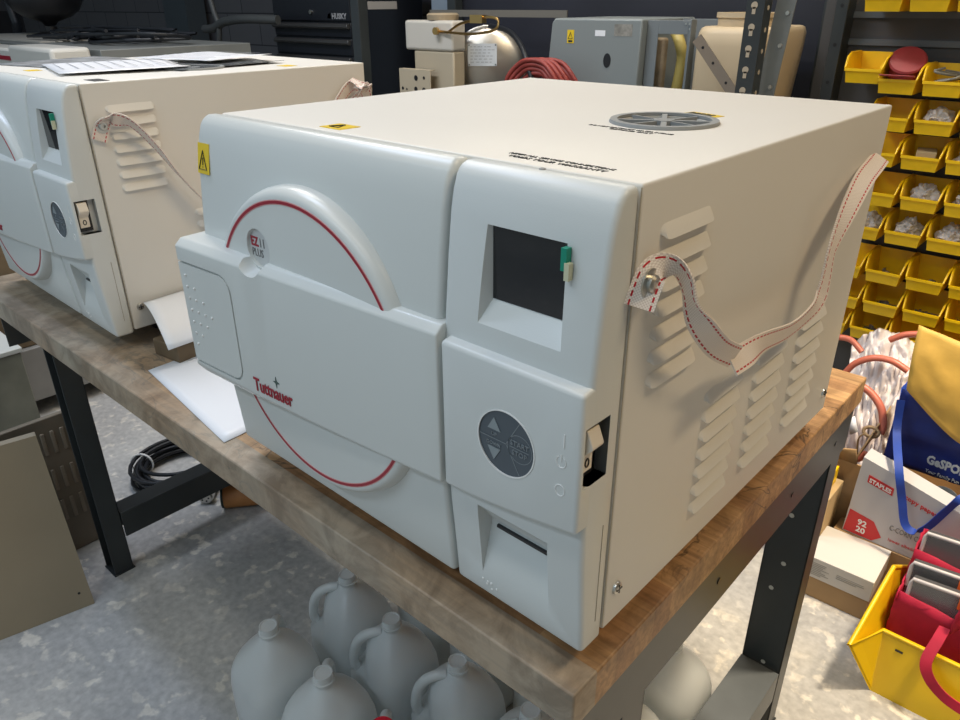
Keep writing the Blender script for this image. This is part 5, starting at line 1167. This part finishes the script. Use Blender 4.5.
def redbag(label, x0, x1, y0, y1, z0, z1, loc_seed, handle=None):
    t = thing('tool_bag', label, 'bag', (0, 0, 0), group='red tool bags in the large bin'); bm = bmesh.new(); n = 8
    def wall(p0, p1, sd, dz0=0, dz1=0):
        g = [[bm.verts.new(p0.lerp(p1, i/n)+V((0.006*noise.noise(V((i*0.7, j*0.6, sd))), 0.006*noise.noise(V((i*0.7, j*0.6, sd+9))), (z1-z0+dz0+(dz1-dz0)*i/n)*j/n))) for j in range(n+1)] for i in range(n+1)]
        for i in range(n):
            for j in range(n): bm.faces.new((g[i][j], g[i+1][j], g[i+1][j+1], g[i][j+1]))
    c = [V((x0, y0, z0)), V((x1, y0, z0)), V((x1, y1, z0)), V((x0, y1, z0))]
    wall(c[0], c[1], loc_seed, 0, -0.03); wall(c[1], c[2], loc_seed+2); wall(c[2], c[3], loc_seed+4); wall(c[3], c[0], loc_seed+6)
    bm.faces.new([bm.verts.new(p) for p in c])
    obj('bag_body', bm, redfab, t, solid=0.003, smooth=60)
    if handle:
        P = bez([V(h) for h in handle], 8); bm = bmesh.new(); ribbon(bm, P, [V((0.9, 0.1, 0.3))]*len(P), 0.020, 0.003); obj('bag_handle', bm, redfab, t, smooth=60)
    return t
redbag('front red fabric tool bag in the large yellow bin, its strap over the lip', 0.098, 0.36, 1.020, 1.130, 0.010, 0.205, 3,
       [at(945, 628, 1.012), at(938, 640, 0.985), at(926, 662, 0.95), at(930, 680, 0.94), at(945, 698, 0.94), at(965, 712, 0.94)])
redbag('red fabric tool bag behind the front one in the large yellow bin', 0.092, 0.38, 1.140, 1.225, 0.010, 0.232, 23)
# red cloth fold on the right of the front bag
bm = bmesh.new(); g = []
for i in range(13):
    row = []
    for j in range(13):
        p_ = V((0.200+0.10*i/12, 1.010+0.04*math.sin(i*0.4), 0.165+0.09*j/12)); p_ += V((0.008*noise.noise(V((i*0.5, j*0.4, 4))), -0.01*math.sin(j*0.3), 0.010*math.sin(i*0.5))); row.append(bm.verts.new(p_))
    g.append(row)
for i in range(12):
    for j in range(12): bm.faces.new((g[i][j], g[i+1][j], g[i+1][j+1], g[i][j+1]))
tag(obj('red_cloth', bm, redfab, solid=0.003, smooth=60), 'fold of bright red cloth on the front red bag at the right edge', 'cloth')
# organiser cases in the bags: grey with clear lids and orange latches
def organiser(label, u, v, Y, rz):
    q = V(at(u, v, Y)); t = thing('organiser_case', label, 'case', q, rz, 'clear-lidded organisers in the red bags')
    t.rotation_euler = (-0.12, 0, rz)
    bm = bmesh.new(); box(bm, -0.050, 0.055, 0.0, 0.026, -0.075, 0.0); obj('case_body', bm, mat('organiser_grey', (0.07, 0.07, 0.075), 0.45), t, bevel=0.004)
    bm = bmesh.new(); box(bm, -0.052, 0.060, -0.008, -0.0005, -0.075, 0.004); obj('clear_lid', bm, milky('clear_lid_plastic', (0.85, 0.85, 0.86), 0.86, 0.3) if 'clear_lid_plastic' not in _M else _M['clear_lid_plastic'], t, bevel=0.004)
    bm = bmesh.new(); tube(bm, [(-0.052, -0.005, -0.05), (-0.052, -0.005, -0.005), (-0.050, -0.006, 0.005), (0.050, -0.006, 0.005), (0.060, -0.006, -0.005)], 0.004, 8); obj('lid_rim', bm, mat('lid_rim_white', (0.55, 0.52, 0.52), 0.3), t, smooth=60)
    for x in (0.040,):
        bm = bmesh.new(); box(bm, x-0.010, x+0.010, -0.020, -0.0125, -0.020, 0.008); l_ = obj('latch', bm, mat('orange_latch', (0.80, 0.13, 0.02), 0.4), t, bevel=0.003); l_['label'] = 'orange latch'
organiser('grey organiser case with orange latch, frontmost in the front red bag', 942, 590, 1.045, 0.12)
organiser('grey organiser case with orange latch, second in the front red bag', 942, 573, 1.088, 0.12)
organiser('grey organiser case in the rear red bag', 955, 543, 1.170, 0.12)
# dark strip on the floor behind the long carton
bm = bmesh.new(); box(bm, -0.45, 0.60, 1.93, 2.04, 0, 0.05); obj('rack_floor_strip', bm, steel_dk, rk)
for o in list(bpy.data.objects):
    if o.parent is None and 'label' in o.keys() and o['label'] == 'x': print('UNLABELLED', o.name)
